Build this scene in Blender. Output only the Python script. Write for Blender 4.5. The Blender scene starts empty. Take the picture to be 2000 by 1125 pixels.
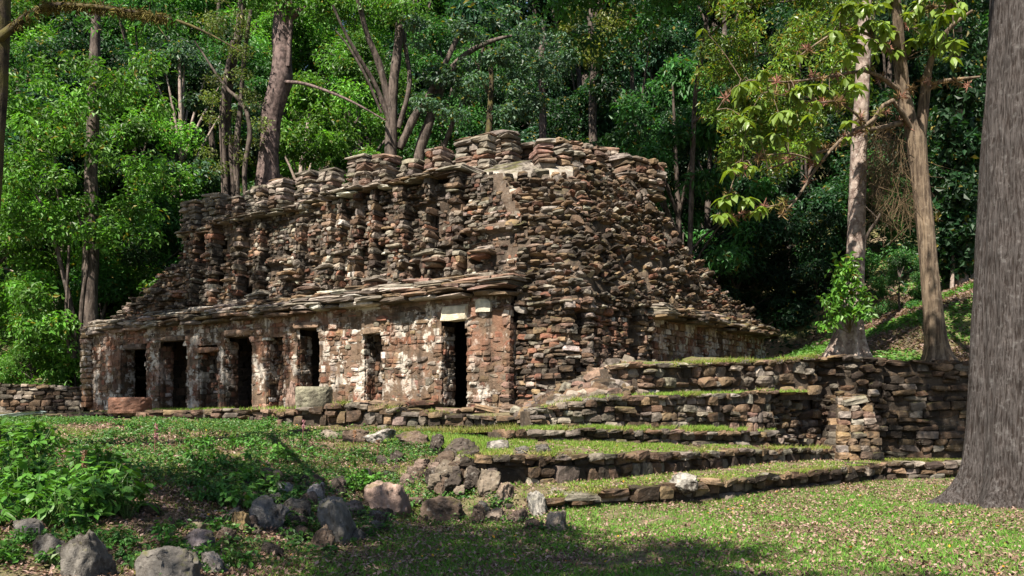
import bpy, math, random
import numpy as np
from mathutils import Vector, noise

rng = np.random.default_rng(11)
random.seed(5)
F, U0, V0, EYE = 1800.0, 1000.0, 805.0, 1.6      # camera: focal length in photo pixels, principal column, horizon row, eye height
scene = bpy.context.scene
COL = scene.collection
A = np.array

def P(u, v, y):                                   # point at photo pixel (u, v) at distance y
    return A([(u - U0) / F * y, y, EYE + (V0 - v) / F * y], dtype=float)

def nz(x, y=0.0, z=0.0):
    return noise.noise(Vector((float(x), float(y), float(z))))

def sm(a, b, x):
    t = np.clip((np.asarray(x, float) - a) / (b - a), 0, 1)
    return t * t * (3 - 2 * t)

# ------------------------------------------------------------------ object helpers
ORG = {}

def tag(o, label=None, cat=None, group=None, kind=None):
    if label: o['label'] = label
    if cat: o['category'] = cat
    if group: o['group'] = group
    if kind: o['kind'] = kind
    return o

def empty(name, loc):
    o = bpy.data.objects.new(name, None)
    COL.objects.link(o)
    o.location = tuple(float(c) for c in loc)
    o.empty_display_size = 0.3
    ORG[o.name] = A(loc, dtype=float)
    return o

def mk(name, V, faces, mat, parent=None, col=None, smooth=False, loc=None):
    """One mesh object from world-space vertices; faces is an (n,k) array or a list of them."""
    V = np.asarray(V, dtype=np.float64)
    if not isinstance(faces, list): faces = [faces]
    faces = [np.asarray(f, dtype=np.int32) for f in faces if len(f)]
    if parent is not None: org = ORG[parent.name]
    elif loc is not None: org = A(loc, dtype=float)
    else:
        lo, hi = V.min(0), V.max(0)
        org = A([(lo[0] + hi[0]) / 2, (lo[1] + hi[1]) / 2, lo[2]])
    me = bpy.data.meshes.new(name)
    me.vertices.add(len(V))
    me.vertices.foreach_set('co', (V - org).astype(np.float32).ravel())
    idx = np.concatenate([f.ravel() for f in faces])
    tot = np.concatenate([np.full(len(f), f.shape[1], np.int32) for f in faces])
    start = np.concatenate([[0], np.cumsum(tot)[:-1]]).astype(np.int32)
    me.loops.add(len(idx)); me.loops.foreach_set('vertex_index', idx)
    me.polygons.add(len(tot)); me.polygons.foreach_set('loop_start', start); me.polygons.foreach_set('loop_total', tot)
    me.polygons.foreach_set('use_smooth', np.full(len(tot), smooth))
    if col is not None:
        c4 = np.ones((len(V), 4), np.float32); c4[:, :3] = col
        at = me.attributes.new('tint', 'FLOAT_COLOR', 'POINT')
        at.data.foreach_set('color', c4.ravel())
    me.update(calc_edges=True)
    me.validate()
    me.materials.append(mat)
    o = bpy.data.objects.new(name, me)
    COL.objects.link(o)
    if parent is not None: o.parent = parent
    else: o.location = org
    ORG[o.name] = org
    return o

class Acc:                                        # accumulates loose geometry for one mesh
    def __init__(s): s.V = []; s.F = {}; s.C = []; s.n = 0
    def add(s, V, F, col=None):
        V = np.asarray(V, float)
        for f in (F if isinstance(F, list) else [F]):
            f = np.asarray(f)
            if len(f): s.F.setdefault(f.shape[1], []).append(f + s.n)
        s.V.append(V); s.n += len(V)
        c = np.ones((len(V), 3)); 
        if col is not None: c[:] = col
        s.C.append(c)
    def build(s, name, mat, parent=None, smooth=False, loc=None):
        return mk(name, np.concatenate(s.V), [np.concatenate(v) for v in s.F.values()], mat, parent, np.concatenate(s.C), smooth, loc)

# ------------------------------------------------------------------ materials
class N:
    def __init__(s, name):
        s.m = bpy.data.materials.new(name); s.m.use_nodes = True
        s.t = s.m.node_tree; s.t.nodes.clear()
        s.out = s.n('ShaderNodeOutputMaterial')
    def n(s, typ, **kw):
        x = s.t.nodes.new(typ)
        for k, v in kw.items():
            if k.startswith('i_'): x.inputs[k[2:].replace('_', ' ')].default_value = v
            else: setattr(x, k, v)
        return x
    def l(s, a, b): s.t.links.new(a, b)
    def noise(s, co, scale, detail=5, rough=.6):
        x = s.n('ShaderNodeTexNoise'); x.inputs['Scale'].default_value = scale
        x.inputs['Detail'].default_value = detail; x.inputs['Roughness'].default_value = rough
        s.l(co, x.inputs['Vector']); return x.outputs['Fac']
    def rng(s, v, a, b, c=0., d=1.):
        x = s.n('ShaderNodeMapRange'); x.inputs[1].default_value = a; x.inputs[2].default_value = b
        x.inputs[3].default_value = c; x.inputs[4].default_value = d; s.l(v, x.inputs[0]); return x.outputs[0]
    def math(s, op, a, b):
        x = s.n('ShaderNodeMath', operation=op)
        for i, q in enumerate((a, b)):
            if isinstance(q, (int, float)): x.inputs[i].default_value = q
            else: s.l(q, x.inputs[i])
        return x.outputs[0]
    def mix(s, f, a, b, mode='MIX'):
        x = s.n('ShaderNodeMix', data_type='RGBA', blend_type=mode)
        for i, q in ((0, f), (6, a), (7, b)):
            if isinstance(q, (int, float)): x.inputs[i].default_value = q
            elif isinstance(q, tuple): x.inputs[i].default_value = q if len(q) == 4 else (*q, 1)
            else: s.l(q, x.inputs[i])
        return x.outputs[2]
    def gray(s, v):
        x = s.n('ShaderNodeCombineColor'); 
        for i in range(3): s.l(v, x.inputs[i])
        return x.outputs[0]
    def finish(s, color, rough=.85, height=None, bump=.4, dist=.03, spec=.25):
        b = s.n('ShaderNodeBsdfPrincipled'); b.inputs['Roughness'].default_value = rough
        b.inputs['Specular IOR Level'].default_value = spec
        s.l(color, b.inputs['Base Color'])
        if height is not None:
            k = s.n('ShaderNodeBump'); k.inputs['Strength'].default_value = bump; k.inputs['Distance'].default_value = dist
            s.l(height, k.inputs['Height']); s.l(k.outputs[0], b.inputs['Normal'])
        s.l(b.outputs[0], s.out.inputs[0]); return s.m

def stone_mat(name, moss=.35, dark=.5, white=.3, scale=1.0):
    m = N(name)
    co = m.n('ShaderNodeTexCoord').outputs['Object']
    tint = m.n('ShaderNodeAttribute', attribute_name='tint').outputs['Color']
    n1 = m.noise(co, 5 * scale, 7, .65); n2 = m.noise(co, 1.1 * scale, 5, .7); n3 = m.noise(co, 26 * scale, 4, .7)
    var = m.rng(n1, .3, .7, .55, 1.35)
    c = m.mix(1., tint, m.gray(var), 'MULTIPLY')
    # pale lichen specks
    n5 = m.noise(co, 13 * scale, 3, .6)
    c = m.mix(m.math('MULTIPLY', m.rng(n5, .58, .7), white), c, (.40, .38, .34))
    # black algae stains with a shape of their own
    st = m.math('MULTIPLY', m.rng(n2, .44, .56), m.rng(n1, .34, .52))
    c = m.mix(m.math('MULTIPLY', st, dark), c, (.026, .021, .017))
    # moss on ledges
    geo = m.n('ShaderNodeNewGeometry'); sep = m.n('ShaderNodeSeparateXYZ'); m.l(geo.outputs['Normal'], sep.inputs[0])
    n4 = m.noise(co, 1.7 * scale, 6, .7)
    ms = m.math('MULTIPLY', m.rng(sep.outputs[2], .35, .85), m.rng(n4, .5, .64))
    c = m.mix(m.math('MULTIPLY', ms, moss), c, (.085, .085, .018))
    h = m.math('ADD', m.math('MULTIPLY', n1, .6), m.math('MULTIPLY', n3, .4))
    return m.finish(c, .9, h, .9, .05, .15)

def facade_mat():
    m = N('plastered_masonry')
    co = m.n('ShaderNodeTexCoord').outputs['Object']
    tint = m.n('ShaderNodeAttribute', attribute_name='tint').outputs['Color']
    n1 = m.noise(co, 6, 7, .65); n2 = m.noise(co, .9, 6, .7); n3 = m.noise(co, 24, 4, .7); n4 = m.noise(co, 1.7, 8, .7)
    mp = m.n('ShaderNodeMapping'); mp.inputs['Scale'].default_value = (3.2, 3.2, .5); m.l(co, mp.inputs[0]); n6 = m.noise(mp.outputs[0], 1, 6, .65)
    c = m.mix(1., tint, m.gray(m.rng(n1, .3, .7, .6, 1.3)), 'MULTIPLY')
    c = m.mix(m.math('MULTIPLY', m.rng(n4, .515, .56), m.rng(n3, .18, .34)), c, (.43, .385, .335))      # surviving plaster
    c = m.mix(m.math('MULTIPLY', m.rng(n2, .50, .60), .55), c, (.20, .095, .06))                     # red wash
    c = m.mix(m.math('MULTIPLY', m.rng(n6, .50, .66), .8), c, (.045, .034, .026))                    # dark runs of algae
    h = m.math('ADD', m.math('MULTIPLY', n1, .6), m.math('MULTIPLY', n3, .4))
    return m.finish(c, .92, h, .9, .045, .12)

def leaf_mat(name, trans=.3, rough=.45, spec=.5, hue=(1.1, 1.25, .45)):
    m = N(name)
    tint = m.n('ShaderNodeAttribute', attribute_name='tint').outputs['Color']
    b = m.n('ShaderNodeBsdfPrincipled'); b.inputs['Roughness'].default_value = rough; b.inputs['Specular IOR Level'].default_value = spec
    m.l(tint, b.inputs['Base Color'])
    t = m.n('ShaderNodeBsdfTranslucent')
    m.l(m.mix(1., tint, tuple(hue), 'MULTIPLY'), t.inputs['Color'])
    x = m.n('ShaderNodeMixShader'); x.inputs[0].default_value = trans
    m.l(b.outputs[0], x.inputs[1]); m.l(t.outputs[0], x.inputs[2]); m.l(x.outputs[0], m.out.inputs[0])
    return m.m

def bark_mat(name, c1, c2, pale, vs=(14, 14, 2.2), bump=.8, pale_amt=.5, dist=.05, moss=0.):
    m = N(name)
    co = m.n('ShaderNodeTexCoord').outputs['Object']
    mp = m.n('ShaderNodeMapping'); mp.inputs['Scale'].default_value = vs; m.l(co, mp.inputs[0])
    n1 = m.noise(mp.outputs[0], 1.0, 8, .65); n2 = m.noise(co, 3.0, 6, .65); n3 = m.noise(co, 9.0, 4, .6)
    c = m.mix(m.rng(n1, .40, .58), tuple(c1), tuple(c2))
    c = m.mix(m.math('MULTIPLY', m.rng(n3, .56, .7), pale_amt), c, tuple(pale))
    c = m.mix(1., c, m.gray(m.rng(n2, .3, .7, .7, 1.25)), 'MULTIPLY')
    if moss: c = m.mix(m.math('MULTIPLY', m.rng(n2, .45, .62), moss), c, (.10, .09, .02))
    return m.finish(c, .9, n1, bump, dist, .2)

def ground_mat():
    m = N('forest_floor')
    co = m.n('ShaderNodeTexCoord').outputs['Object']
    n1 = m.noise(co, .55, 6, .65); n2 = m.noise(co, 7, 6, .7); n3 = m.noise(co, 40, 3, .7)
    c = m.mix(m.rng(n2, .35, .65), (.085, .062, .042), (.20, .155, .11))
    c = m.mix(m.math('MULTIPLY', m.rng(n1, .4, .58), m.rng(n3, .35, .6)), c, (.085, .115, .022))
    return m.finish(c, .95, m.math('ADD', n2, n3), .7, .04, .1)

M_MASON = stone_mat('weathered_masonry', .3, .85, .25)
M_FACADE = facade_mat()
M_RUBBLE = stone_mat('rubble_masonry', .5, .95, .18)
M_TERR = stone_mat('terrace_stone', .6, .85, .2)
M_SLAB = stone_mat('ledge_slab', .3, .6, .35)
M_ROCK = stone_mat('field_rock', .9, .95, .4, 2.4)
M_MOSSY = stone_mat('mossy_rock', 1.0, .5, .3, 1.2)
M_MORTAR = stone_mat('old_mortar', .2, .9, .1, 1.3)
M_PLASTER = stone_mat('old_plaster', .0, .35, .2, .8)
M_LEAF = leaf_mat('forest_leaf', .40, .5, .4)
M_LEAFY = leaf_mat('lit_broad_leaf', .42, .4, .45, (1.35, 1.25, .35))
M_HERB = leaf_mat('herb_leaf', .3, .5, .35, (1.2, 1.2, .5))
M_GRASS = leaf_mat('grass_blade', .3, .6, .2, (1.2, 1.1, .5))
M_LITTER = leaf_mat('dry_leaf', .12, .8, .15, (1.1, 1, .8))
M_CEIBA = bark_mat('ridged_grey_bark', (.03, .022, .019), (.098, .086, .083), (.30, .29, .285), (30, 30, 3.6), 1.0, .3, .12)
M_PALE = bark_mat('mottled_pale_bark', (.13, .092, .078), (.28, .225, .195), (.42, .385, .35), (6, 6, 5), .5, .7)
M_TAN = bark_mat('flaky_tan_bark', (.06, .042, .03), (.18, .135, .095), (.32, .27, .21), (12, 12, 1.4), 1.0, .3)
M_DARKB = bark_mat('dark_forest_bark', (.03, .023, .02), (.105, .082, .07), (.24, .22, .2), (8, 8, 2), .8, .3)
M_PURP = bark_mat('purple_brown_bark', (.045, .032, .03), (.15, .108, .1), (.28, .25, .23), (6, 6, 4), .9, .25)
M_MOSSB = bark_mat('mossy_bark', (.02, .015, .011), (.065, .048, .032), (.16, .13, .08), (10, 10, 4), .8, .2, .05, .6)
M_GROUND = ground_mat()

# ------------------------------------------------------------------ terrain
CP = [(-2, 5, 0), (0, 5, 0), (4, 6, 0), (10, 8, 0), (0, 9, 0), (2, 9, 0), (5, 10, 0), (9, 12, 0), (1, 12, 0), (4, 13, 0), (8, 16, 0), (12, 16, 0), (12, 20.5, 0),
      (1.1, 14.2, 0), (3.5, 15.9, 0), (-.8, 11.3, 0), (-1.5, 9.6, 0), (10, 20.8, 0), (14, 12, 0), (6.2, 18.6, 0), (8.5, 21, 0.02), (20, 20, 0), (20, 10, 0), (5, 2, 0), (-4, 2, .05), (15, 3, 0),
      (-14, 26, 1.42), (-8, 26, 1.4), (-16, 32.5, 1.5), (-20, 20, 1.35), (-14, 12, 1.0), (-10, 5, .3), (-25, 30, 1.6), (-1, 21, 1.0), (2, 20, .7), (4, 22, .6), (8, 23.5, .3),
      (12, 24, .3), (0, 30, 1.5), (10, 32, 2), (22, 30, 1), (9, 26, .3), (12, 26, .3), (15, 26, .3), (12, 27.2, .3), (10, 23, .38), (-40, 30, 1.8), (-40, 10, 1), (40, 30, 1), (40, 10, 0), (-3, 24, 1.3)]
for (u, v, y) in [(0, 1120, 7.5), (250, 1120, 8.2), (430, 1115, 8.8), (0, 1000, 9.5), (250, 1000, 10), (450, 1040, 10), (600, 1075, 10.5), (690, 1050, 11.6), (250, 900, 13),
                  (0, 900, 12.5), (450, 920, 13), (600, 940, 13), (700, 1005, 13.4), (800, 1014, 13.8), (900, 1014, 13.8), (0, 835, 18), (250, 830, 19), (450, 835, 20),
                  (560, 850, 20), (650, 880, 17.5), (750, 910, 16.5), (850, 950, 15.2), (950, 985, 14.3), (1000, 960, 14.9), (680, 865, 19), (800, 872, 18), (900, 905, 16)]:
    CP.append(tuple(P(u, v, y)))
CP = A(CP, dtype=float)
_d = np.linalg.norm(CP[:, None, :2] - CP[None, :, :2], axis=2)
_n = len(CP)
_M = np.zeros((_n + 1, _n + 1)); _M[:_n, :_n] = -_d + np.eye(_n) * -0.02; _M[_n, :_n] = 1; _M[:_n, _n] = 1
_W = np.linalg.solve(_M, np.concatenate([CP[:, 2], [0]]))

def ground(x, y):
    x = np.asarray(x, float); y = np.asarray(y, float)
    z = np.full(x.shape, _W[_n])
    for i in range(_n): z = z - _W[i] * np.sqrt((x - CP[i, 0]) ** 2 + (y - CP[i, 1]) ** 2)
    z = np.clip(z, -.05, 3)
    # raised ground behind the tall retaining wall, on the right
    yl = np.interp(x, [4.5, 6.6, 8.4, 12, 25], [23.0, 24.6, 25.4, 25.7, 26.7])
    p = sm(0, .5, y - yl) * sm(3.6, 5.0, x)
    pl = 3.0 + .06 * np.clip(y - yl, 0, 6) + .42 * np.clip(x - 9.6, 0, 7) * sm(1, 4, y - yl)
    z = z * (1 - p) + pl * p
    # hillside behind everything
    y0 = np.interp(x, [-30, -14, 0, 12, 30], [34.5, 35.5, 40, 35, 31])
    z = z + .46 * np.clip(y - y0, 0, 200) + .12 * np.sin(x * .7 + y * .3) * sm(0, 5, y - y0)
    return z

def g1(x, y): return float(ground(A([x]), A([y]))[0])

def hit(u, v, ylo=6.0, yhi=60.0):                  # where the line of sight through (u, v) meets the terrain
    ys = np.linspace(ylo, yhi, 1100)
    x = (u - U0) / F * ys; z = EYE + (V0 - v) / F * ys
    k = np.nonzero(z <= ground(x, ys))[0]
    y = ys[k[0]] if len(k) else yhi
    return A([(u - U0) / F * y, y, g1((u - U0) / F * y, y)])

def grid_mesh(xs, ys, zf):
    X, Y = np.meshgrid(xs, ys)
    Z = zf(X, Y)
    V = np.stack([X.ravel(), Y.ravel(), Z.ravel()], 1)
    nx, ny = len(xs), len(ys)
    i = np.arange(nx * ny).reshape(ny, nx)
    Fc = np.stack([i[:-1, :-1].ravel(), i[:-1, 1:].ravel(), i[1:, 1:].ravel(), i[1:, :-1].ravel()], 1)
    return V, Fc

xs = np.concatenate([np.linspace(-150, -32, 30), np.linspace(-31, 31, 250), np.linspace(32, 150, 30)])
ys = np.concatenate([np.linspace(-60, 3, 25), np.linspace(3.3, 44, 250), np.linspace(45, 140, 60)])
V_, F_ = grid_mesh(xs, ys, ground)
nzv = A([nz(a * 1.3, b * 1.3, 3) * .035 + nz(a * 4, b * 4, 9) * .012 for a, b in V_[:, :2]])
V_[:, 2] += nzv
tag(mk('ground', V_, F_, M_GROUND, smooth=True), 'leaf-strewn forest floor with lawn and earth mound', 'ground', kind='structure')

# ------------------------------------------------------------------ stones
def cubesphere(n):
    idx = {}; V = []; Fc = []
    def vid(p):
        k = tuple(p)
        if k not in idx: idx[k] = len(V); V.append([2 * c / n - 1 for c in p])
        return idx[k]
    for ax in range(3):
        for s in (0, n):
            for i in range(n):
                for j in range(n):
                    q = []
                    for (a, b) in ((i, j), (i + 1, j), (i + 1, j + 1), (i, j + 1)):
                        p = [0, 0, 0]; p[ax] = s; p[(ax + 1) % 3] = a; p[(ax + 2) % 3] = b; q.append(vid(p))
                    if s == 0: q = q[::-1]
                    Fc.append(q)
    return A(V, dtype=float), A(Fc)

def rock_shape(n, seed, roundness=.35, cuts=7, cutmin=.72, rough=.1, fine=.0, cutmax=1.15):
    r = np.random.default_rng(seed)
    V, Fc = cubesphere(n)
    sp = V / np.linalg.norm(V, axis=1)[:, None]
    p = V * (1 - roundness) + sp * 1.2 * roundness
    for _ in range(cuts):
        d = r.normal(size=3); d /= np.linalg.norm(d)
        q = p @ d - r.uniform(cutmin, cutmax)
        p = p - np.clip(q, 0, None)[:, None] * d * .92
    o = r.uniform(0, 50, 3)
    for i in range(len(p)):
        w = Vector(p[i] * 1.3 + o)
        p[i] += A(noise.noise_vector(w)) * rough
        if fine: p[i] += A(noise.noise_vector(w * 3.7)) * fine
    p /= np.abs(p).max(0)
    return p, Fc

TPL = [rock_shape(3, 100 + i, .10, 6, .95, .12, 0, 1.35)[0] for i in range(24)]
TPL = np.stack(TPL); TF = rock_shape(3, 1)[1]
TPR = np.stack([rock_shape(3, 300 + i, .18, 9, .82, .18, 0, 1.3)[0] for i in range(24)])

class Stones:
    def __init__(s): s.c = []; s.ax = []; s.sz = []; s.t = []
    def add(s, c, ax, size, tint): s.c.append(c); s.ax.append(ax); s.sz.append(size); s.t.append(tint)
    def geo(s, jit=.05, rough=False):
        n = len(s.c)
        T = (TPR if rough else TPL)[rng.integers(0, 24, n)]
        fl = rng.choice([-1, 1], (n, 1, 1))
        T = T * np.concatenate([fl, np.ones((n, 1, 2))], 2)
        V = T * (A(s.sz)[:, None, :] * .5)
        e = rng.normal(0, jit, (n, 3)) * A([.6, 1, 1.0])
        cx, sx = np.cos(e), np.sin(e)
        for k, (i, j) in enumerate(((1, 2), (0, 2), (0, 1))):
            a = V[..., i] * cx[:, k:k + 1] - V[..., j] * sx[:, k:k + 1]
            b = V[..., i] * sx[:, k:k + 1] + V[..., j] * cx[:, k:k + 1]
            V[..., i] = a; V[..., j] = b
        V = np.einsum('nvk,nkw->nvw', V, A(s.ax)) + A(s.c)[:, None, :]
        Fc = TF[None] + (np.arange(n) * T.shape[1])[:, None, None]
        flip = (fl[:, 0, 0] * np.sign(np.linalg.det(A(s.ax)))) < 0
        Fc[flip] = Fc[flip][:, :, ::-1]
        C = np.repeat(A(s.t), T.shape[1], 0)
        return V.reshape(-1, 3), Fc.reshape(-1, 4), C
    def build(s, name, mat, parent=None, jit=.05, rough=False, extra=None, loc=None, smooth=False):
        a = Acc()
        if s.c: a.add(*s.geo(jit, rough))
        for e in (extra or []): a.add(*e)
        return a.build(name, mat, parent, smooth, loc)

PAL = dict(grey=(.160, .134, .110), tan=(.19, .130, .080), brown=(.112, .074, .049), red=(.18, .088, .058), pink=(.20, .133, .100), white=(.46, .415, .36), dark=(.045, .034, .027), stone=(.255, .22, .182))
def pick(**w):
    k = list(w); p = A([w[q] for q in k], float)
    c = A(PAL[k[rng.choice(len(k), p=p / p.sum())]])
    return c * rng.uniform(.72, 1.25) * (1 + rng.normal(0, .03, 3))

def lay(st, surf, a0, a1, z0, z1, hs, ws, depth, tint, mask=None, out=.03, gap=.985, off=None, bump=0., skip=0., wav=.02):
    """Courses of individual stones over surf(a, z) -> (pos, along, up, out)."""
    z = z0
    row = 0
    while z < z1 - hs[0] * .4:
        h = min(rng.uniform(*hs), max(z1 - z, hs[0] * .6))
        a = a0 - rng.uniform(0, ws[0])
        while a < a1:
            w = rng.uniform(*ws) * (1.5 if rng.random() < .08 else 1)
            lo, hi = max(a, a0), min(a + w, a1)
            a += w
            if hi - lo < ws[0] * .35: continue
            am = (lo + hi) / 2
            zz = z + h / 2 + wav * nz(am * .8, row * .7, 2)
            if mask is not None and not mask(am, zz, hi - lo, h): continue
            if rng.random() < skip: continue
            split = h > hs[0] * 1.5 and rng.random() < .22
            for (zq, hq) in (((zz - h * .25, h * .5), (zz + h * .25, h * .5)) if split else ((zz, h),)):
                p, al, up, ou = surf(am, zq)
                o = rng.normal(0, out) + (off(am, zq) if off else 0) + bump * nz(am * .9, zq * .9, 7)
                st.add(p + ou * (o - depth * .5), A([al, up, ou]), A([(hi - lo) * gap, hq * gap * rng.uniform(.92, 1.06), depth * rng.uniform(.85, 1.15)]), tint(am, zq))
        z += h; row += 1

def patch(surf, as_, zs_, off, mask=None, col=(.10, .075, .055), rough=.03):
    """Mortar core: a grid over the surface, cells outside the mask left out."""
    na, nz_ = len(as_), len(zs_)
    V = np.zeros((na * nz_, 3))
    for i, a in enumerate(as_):
        for j, z in enumerate(zs_):
            p, al, up, ou = surf(a, z)
            o = off(a, z) if callable(off) else off
            V[i * nz_ + j] = p + ou * (o + rough * nz(a * 2.3, z * 2.3, 4))
    Fc = []
    for i in range(na - 1):
        for j in range(nz_ - 1):
            if mask is None or mask((as_[i] + as_[i + 1]) / 2, (zs_[j] + zs_[j + 1]) / 2):
                Fc.append((i * nz_ + j, (i + 1) * nz_ + j, (i + 1) * nz_ + j + 1, i * nz_ + j + 1))
    return V, A(Fc), A(col)

# ------------------------------------------------------------------ the ruined temple
SD = A([-.822, .569, 0]); TD = A([.569, .822, 0]); UP = A([0, 0, 1.0])
CC = A([1.588, 22, 0]); FZ = 1.78
def W(s, t, z): return CC + SD * s + TD * t + UP * (FZ + z)
def s_at(u, t=0.):                                 # facade coordinate seen at photo column u on the plane at depth t
    k = (u - U0) / F
    return ((CC[0] + TD[0] * t) - k * (CC[1] + TD[1] * t)) / (-SD[0] + k * SD[1])
def z_at(s, t, v): return EYE + (V0 - v) / F * (CC + SD * s + TD * t)[1] - FZ

temple = tag(empty('ruined_temple', W(10, 5, 0)), 'long ruined stone temple with dark doorways, carved upper frieze and broken roof comb', 'ruined temple')

front = lambda s, z: (W(s, 0, z), SD, UP, -TD)
def facade_tint(s, z):
    n = nz(s * .55, z * .6, 1.3); m = nz(s * 1.7, z * 1.7, 5)
    lit = 1.0 if s < 9 else .75  # left half gets fewer pale stones: its tree shade put into the tint
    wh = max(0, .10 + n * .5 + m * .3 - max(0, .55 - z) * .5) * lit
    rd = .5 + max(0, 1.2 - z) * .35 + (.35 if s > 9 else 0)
    return pick(white=max(.02, wh), red=.5 * rd, pink=.4, brown=.6, grey=.3, dark=.12, tan=.2)

DOORS = [(3.39, 4.2, 2.28), (8.84, 9.72, 2.28), (11.84, 13.15, 2.2), (15.1, 16.6, 2.32), (17.35, 18.85, 2.2)]
NICHES = [(6.35, 7.0, 2.0), (10.38, 11.1, 2.1), (13.5, 14.45, 1.75)]
PIERS = [(2.0, 3.39), (4.2, 6.35), (7.0, 8.84), (9.72, 10.38), (11.1, 11.84), (13.15, 13.5), (14.45, 15.1), (16.6, 17.35), (18.85, 21.0)]
def solid_pt(s, z, openings):
    return not any(a < s < b and z < h for a, b, h in openings)

def jamb(st, s, t0, t1, z1, facing):               # stones on the cheek of an opening
    sf = lambda t, z: (W(s, t, z), TD, UP, SD * facing)
    lay(st, sf, t0, t1, 0, z1, (.14, .24), (.22, .42), .12, lambda a, z: pick(red=.8, brown=1.4, dark=1.0, white=.04, grey=.1), out=.012)  # red-brown cheeks, with doorway shade put in as extra dark stones

for (a, b) in PIERS:
    st = Stones()
    lay(st, front, a, b, -.05, 2.05, (.09, .21), (.13, .40), .22, facade_tint, out=.014, bump=.03, wav=.06)
    ex = [patch(front, np.linspace(a + .03, b - .03, 8), np.linspace(-.1, 2.05, 10), -.022, None, (.15, .105, .075))]
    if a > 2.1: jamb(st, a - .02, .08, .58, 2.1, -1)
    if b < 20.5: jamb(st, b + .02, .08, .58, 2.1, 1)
    else:
        sf = lambda t, z: (W(21, t, z), TD, UP, SD)
        lay(st, sf, 0, 4, 0, 2.8, (.13, .22), (.25, .5), .2, lambda q, z: pick(tan=1, brown=.8, grey=.4), out=.03)
        for k in range(13): # squared stones of the end pilaster
            st.add(W(20.8, -.12, .1 + .21 * k), A([SD, UP, -TD]), A([.42, .2, .3]), pick(tan=1, pink=.3))
    for sA, fac in ((a + .04, -1), (b - .04, 1)):
        sf = lambda t, z, sA=sA, fac=fac: (W(sA, t, z), TD, UP, SD * fac)
        ex.append(patch(sf, np.linspace(0.05, .6, 4), np.linspace(-.1, 2.1, 6), 0))
    o = st.build('pier', M_FACADE, temple, .02, extra=ex)

# wall band above the openings
st = Stones()
allop = DOORS + NICHES
lay(st, front, 2.0, 21, 2.02, 2.78, (.09, .19), (.14, .42), .22, lambda s, z: facade_tint(s, z), mask=lambda s, z, w, h: solid_pt(s, z - h * .3, allop), out=.016, bump=.04, wav=.06)
band = st.build('wall_band', M_FACADE, temple, .02, extra=[patch(front, np.linspace(2.0, 21, 120), np.linspace(2.0, 2.85, 9), -.025, lambda s, z: solid_pt(s, z, allop), (.14, .10, .07))])
# big pale lintel blocks over the right-hand doorway and plain ones over the others
for (sa, sb, z, h, c) in ((3.3, 4.22, 2.42, .42, (.62, .55, .42)), (2.52, 3.1, 2.55, .36, (.60, .56, .46)), (8.7, 9.85, 2.4, .2, (.3, .2, .14)), (11.7, 13.1, 2.33, .2, (.22, .15, .11)),
                          (13.4, 14.6, 1.84, .17, (.34, .19, .12)), (15.1, 16.5, 2.3, .2, (.2, .14, .1)), (6.25, 7.1, 2.1, .18, (.28, .2, .14)), (17.4, 18.6, 2.1, .2, (.14, .1, .08))):
    s2 = Stones(); s2.add(W((sa + sb) / 2, .06, z), A([SD, UP, -TD]), A([sb - sa, h, .34]), A(c))
    s2.build('door_lintel', M_PLASTER if c[0] > .5 else M_MASON, band, .008)

# blind niches: recessed panels
for (a, b, h) in NICHES:
    st = Stones(); sf = lambda s, z: (W(s, .42, z), SD, UP, -TD)
    lay(st, sf, a - .05, b + .05, 0, h + .1, (.11, .2), (.18, .35), .18, lambda s, z: pick(red=.8, brown=1, dark=.5, white=.2), out=.02)
    st.build('recessed_panel', M_MASON, temple, .03, extra=[patch(sf, np.linspace(a - .1, b + .1, 5), np.linspace(-.1, h + .2, 6), -.06)])

# vaulted rooms behind the doorways
st = Stones(); sf = lambda s, z: (W(s, 2.3, z), SD, UP, -TD)
lay(st, sf, 2.2, 20.7, 0, 2.7, (.16, .28), (.3, .6), .2, lambda s, z: pick(brown=.5, dark=1) * .7, out=.02)  # gloom of the rooms put into very dark stone tints
def box_faces(s0, s1, t0, t1, z0, z1, which):
    c = {k: W(s1 if k & 1 else s0, t1 if k & 2 else t0, z1 if k & 4 else z0) for k in range(8)}
    fs = dict(bottom=(0, 1, 3, 2), top=(4, 6, 7, 5), front=(0, 4, 5, 1), back=(2, 3, 7, 6), a=(0, 2, 6, 4), b=(1, 5, 7, 3))
    return A([c[k] for k in range(8)]), A([fs[w] for w in which])
V, Fq = box_faces(2.1, 20.8, .58, 2.36, -.02, 2.72, ['bottom', 'top', 'back', 'a', 'b'])
V2, Fq2 = box_faces(2.1, 20.8, .06, .58, -.02, 2.72, ['bottom'])
Vp, Fp, Cp = [], [], None
inner = [(V, Fq, A((.07, .05, .04))), (V2, Fq2, A((.12, .09, .07)))]  # room shell coloured dark as well, for the shade inside
segs = []
edges = [2.1] + [x for d in sorted(DOORS) for x in d[:2]] + [20.8]
for i in range(0, len(edges), 2): segs.append((edges[i], edges[i + 1], 0))
for s0, s1, z0 in segs:                            # inner face of the front wall
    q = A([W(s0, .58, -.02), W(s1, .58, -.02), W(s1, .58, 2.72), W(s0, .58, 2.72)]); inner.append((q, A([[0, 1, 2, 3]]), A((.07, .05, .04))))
for d in DOORS:
    q = A([W(d[0], .58, d[2]), W(d[1], .58, d[2]), W(d[1], .58, 2.72), W(d[0], .58, 2.72), W(d[0], .0, d[2] + .02), W(d[1], .0, d[2] + .02)])
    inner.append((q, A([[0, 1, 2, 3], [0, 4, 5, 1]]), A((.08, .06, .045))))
st.build('inner_chamber', M_MORTAR, temple, .02, extra=inner)

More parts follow.
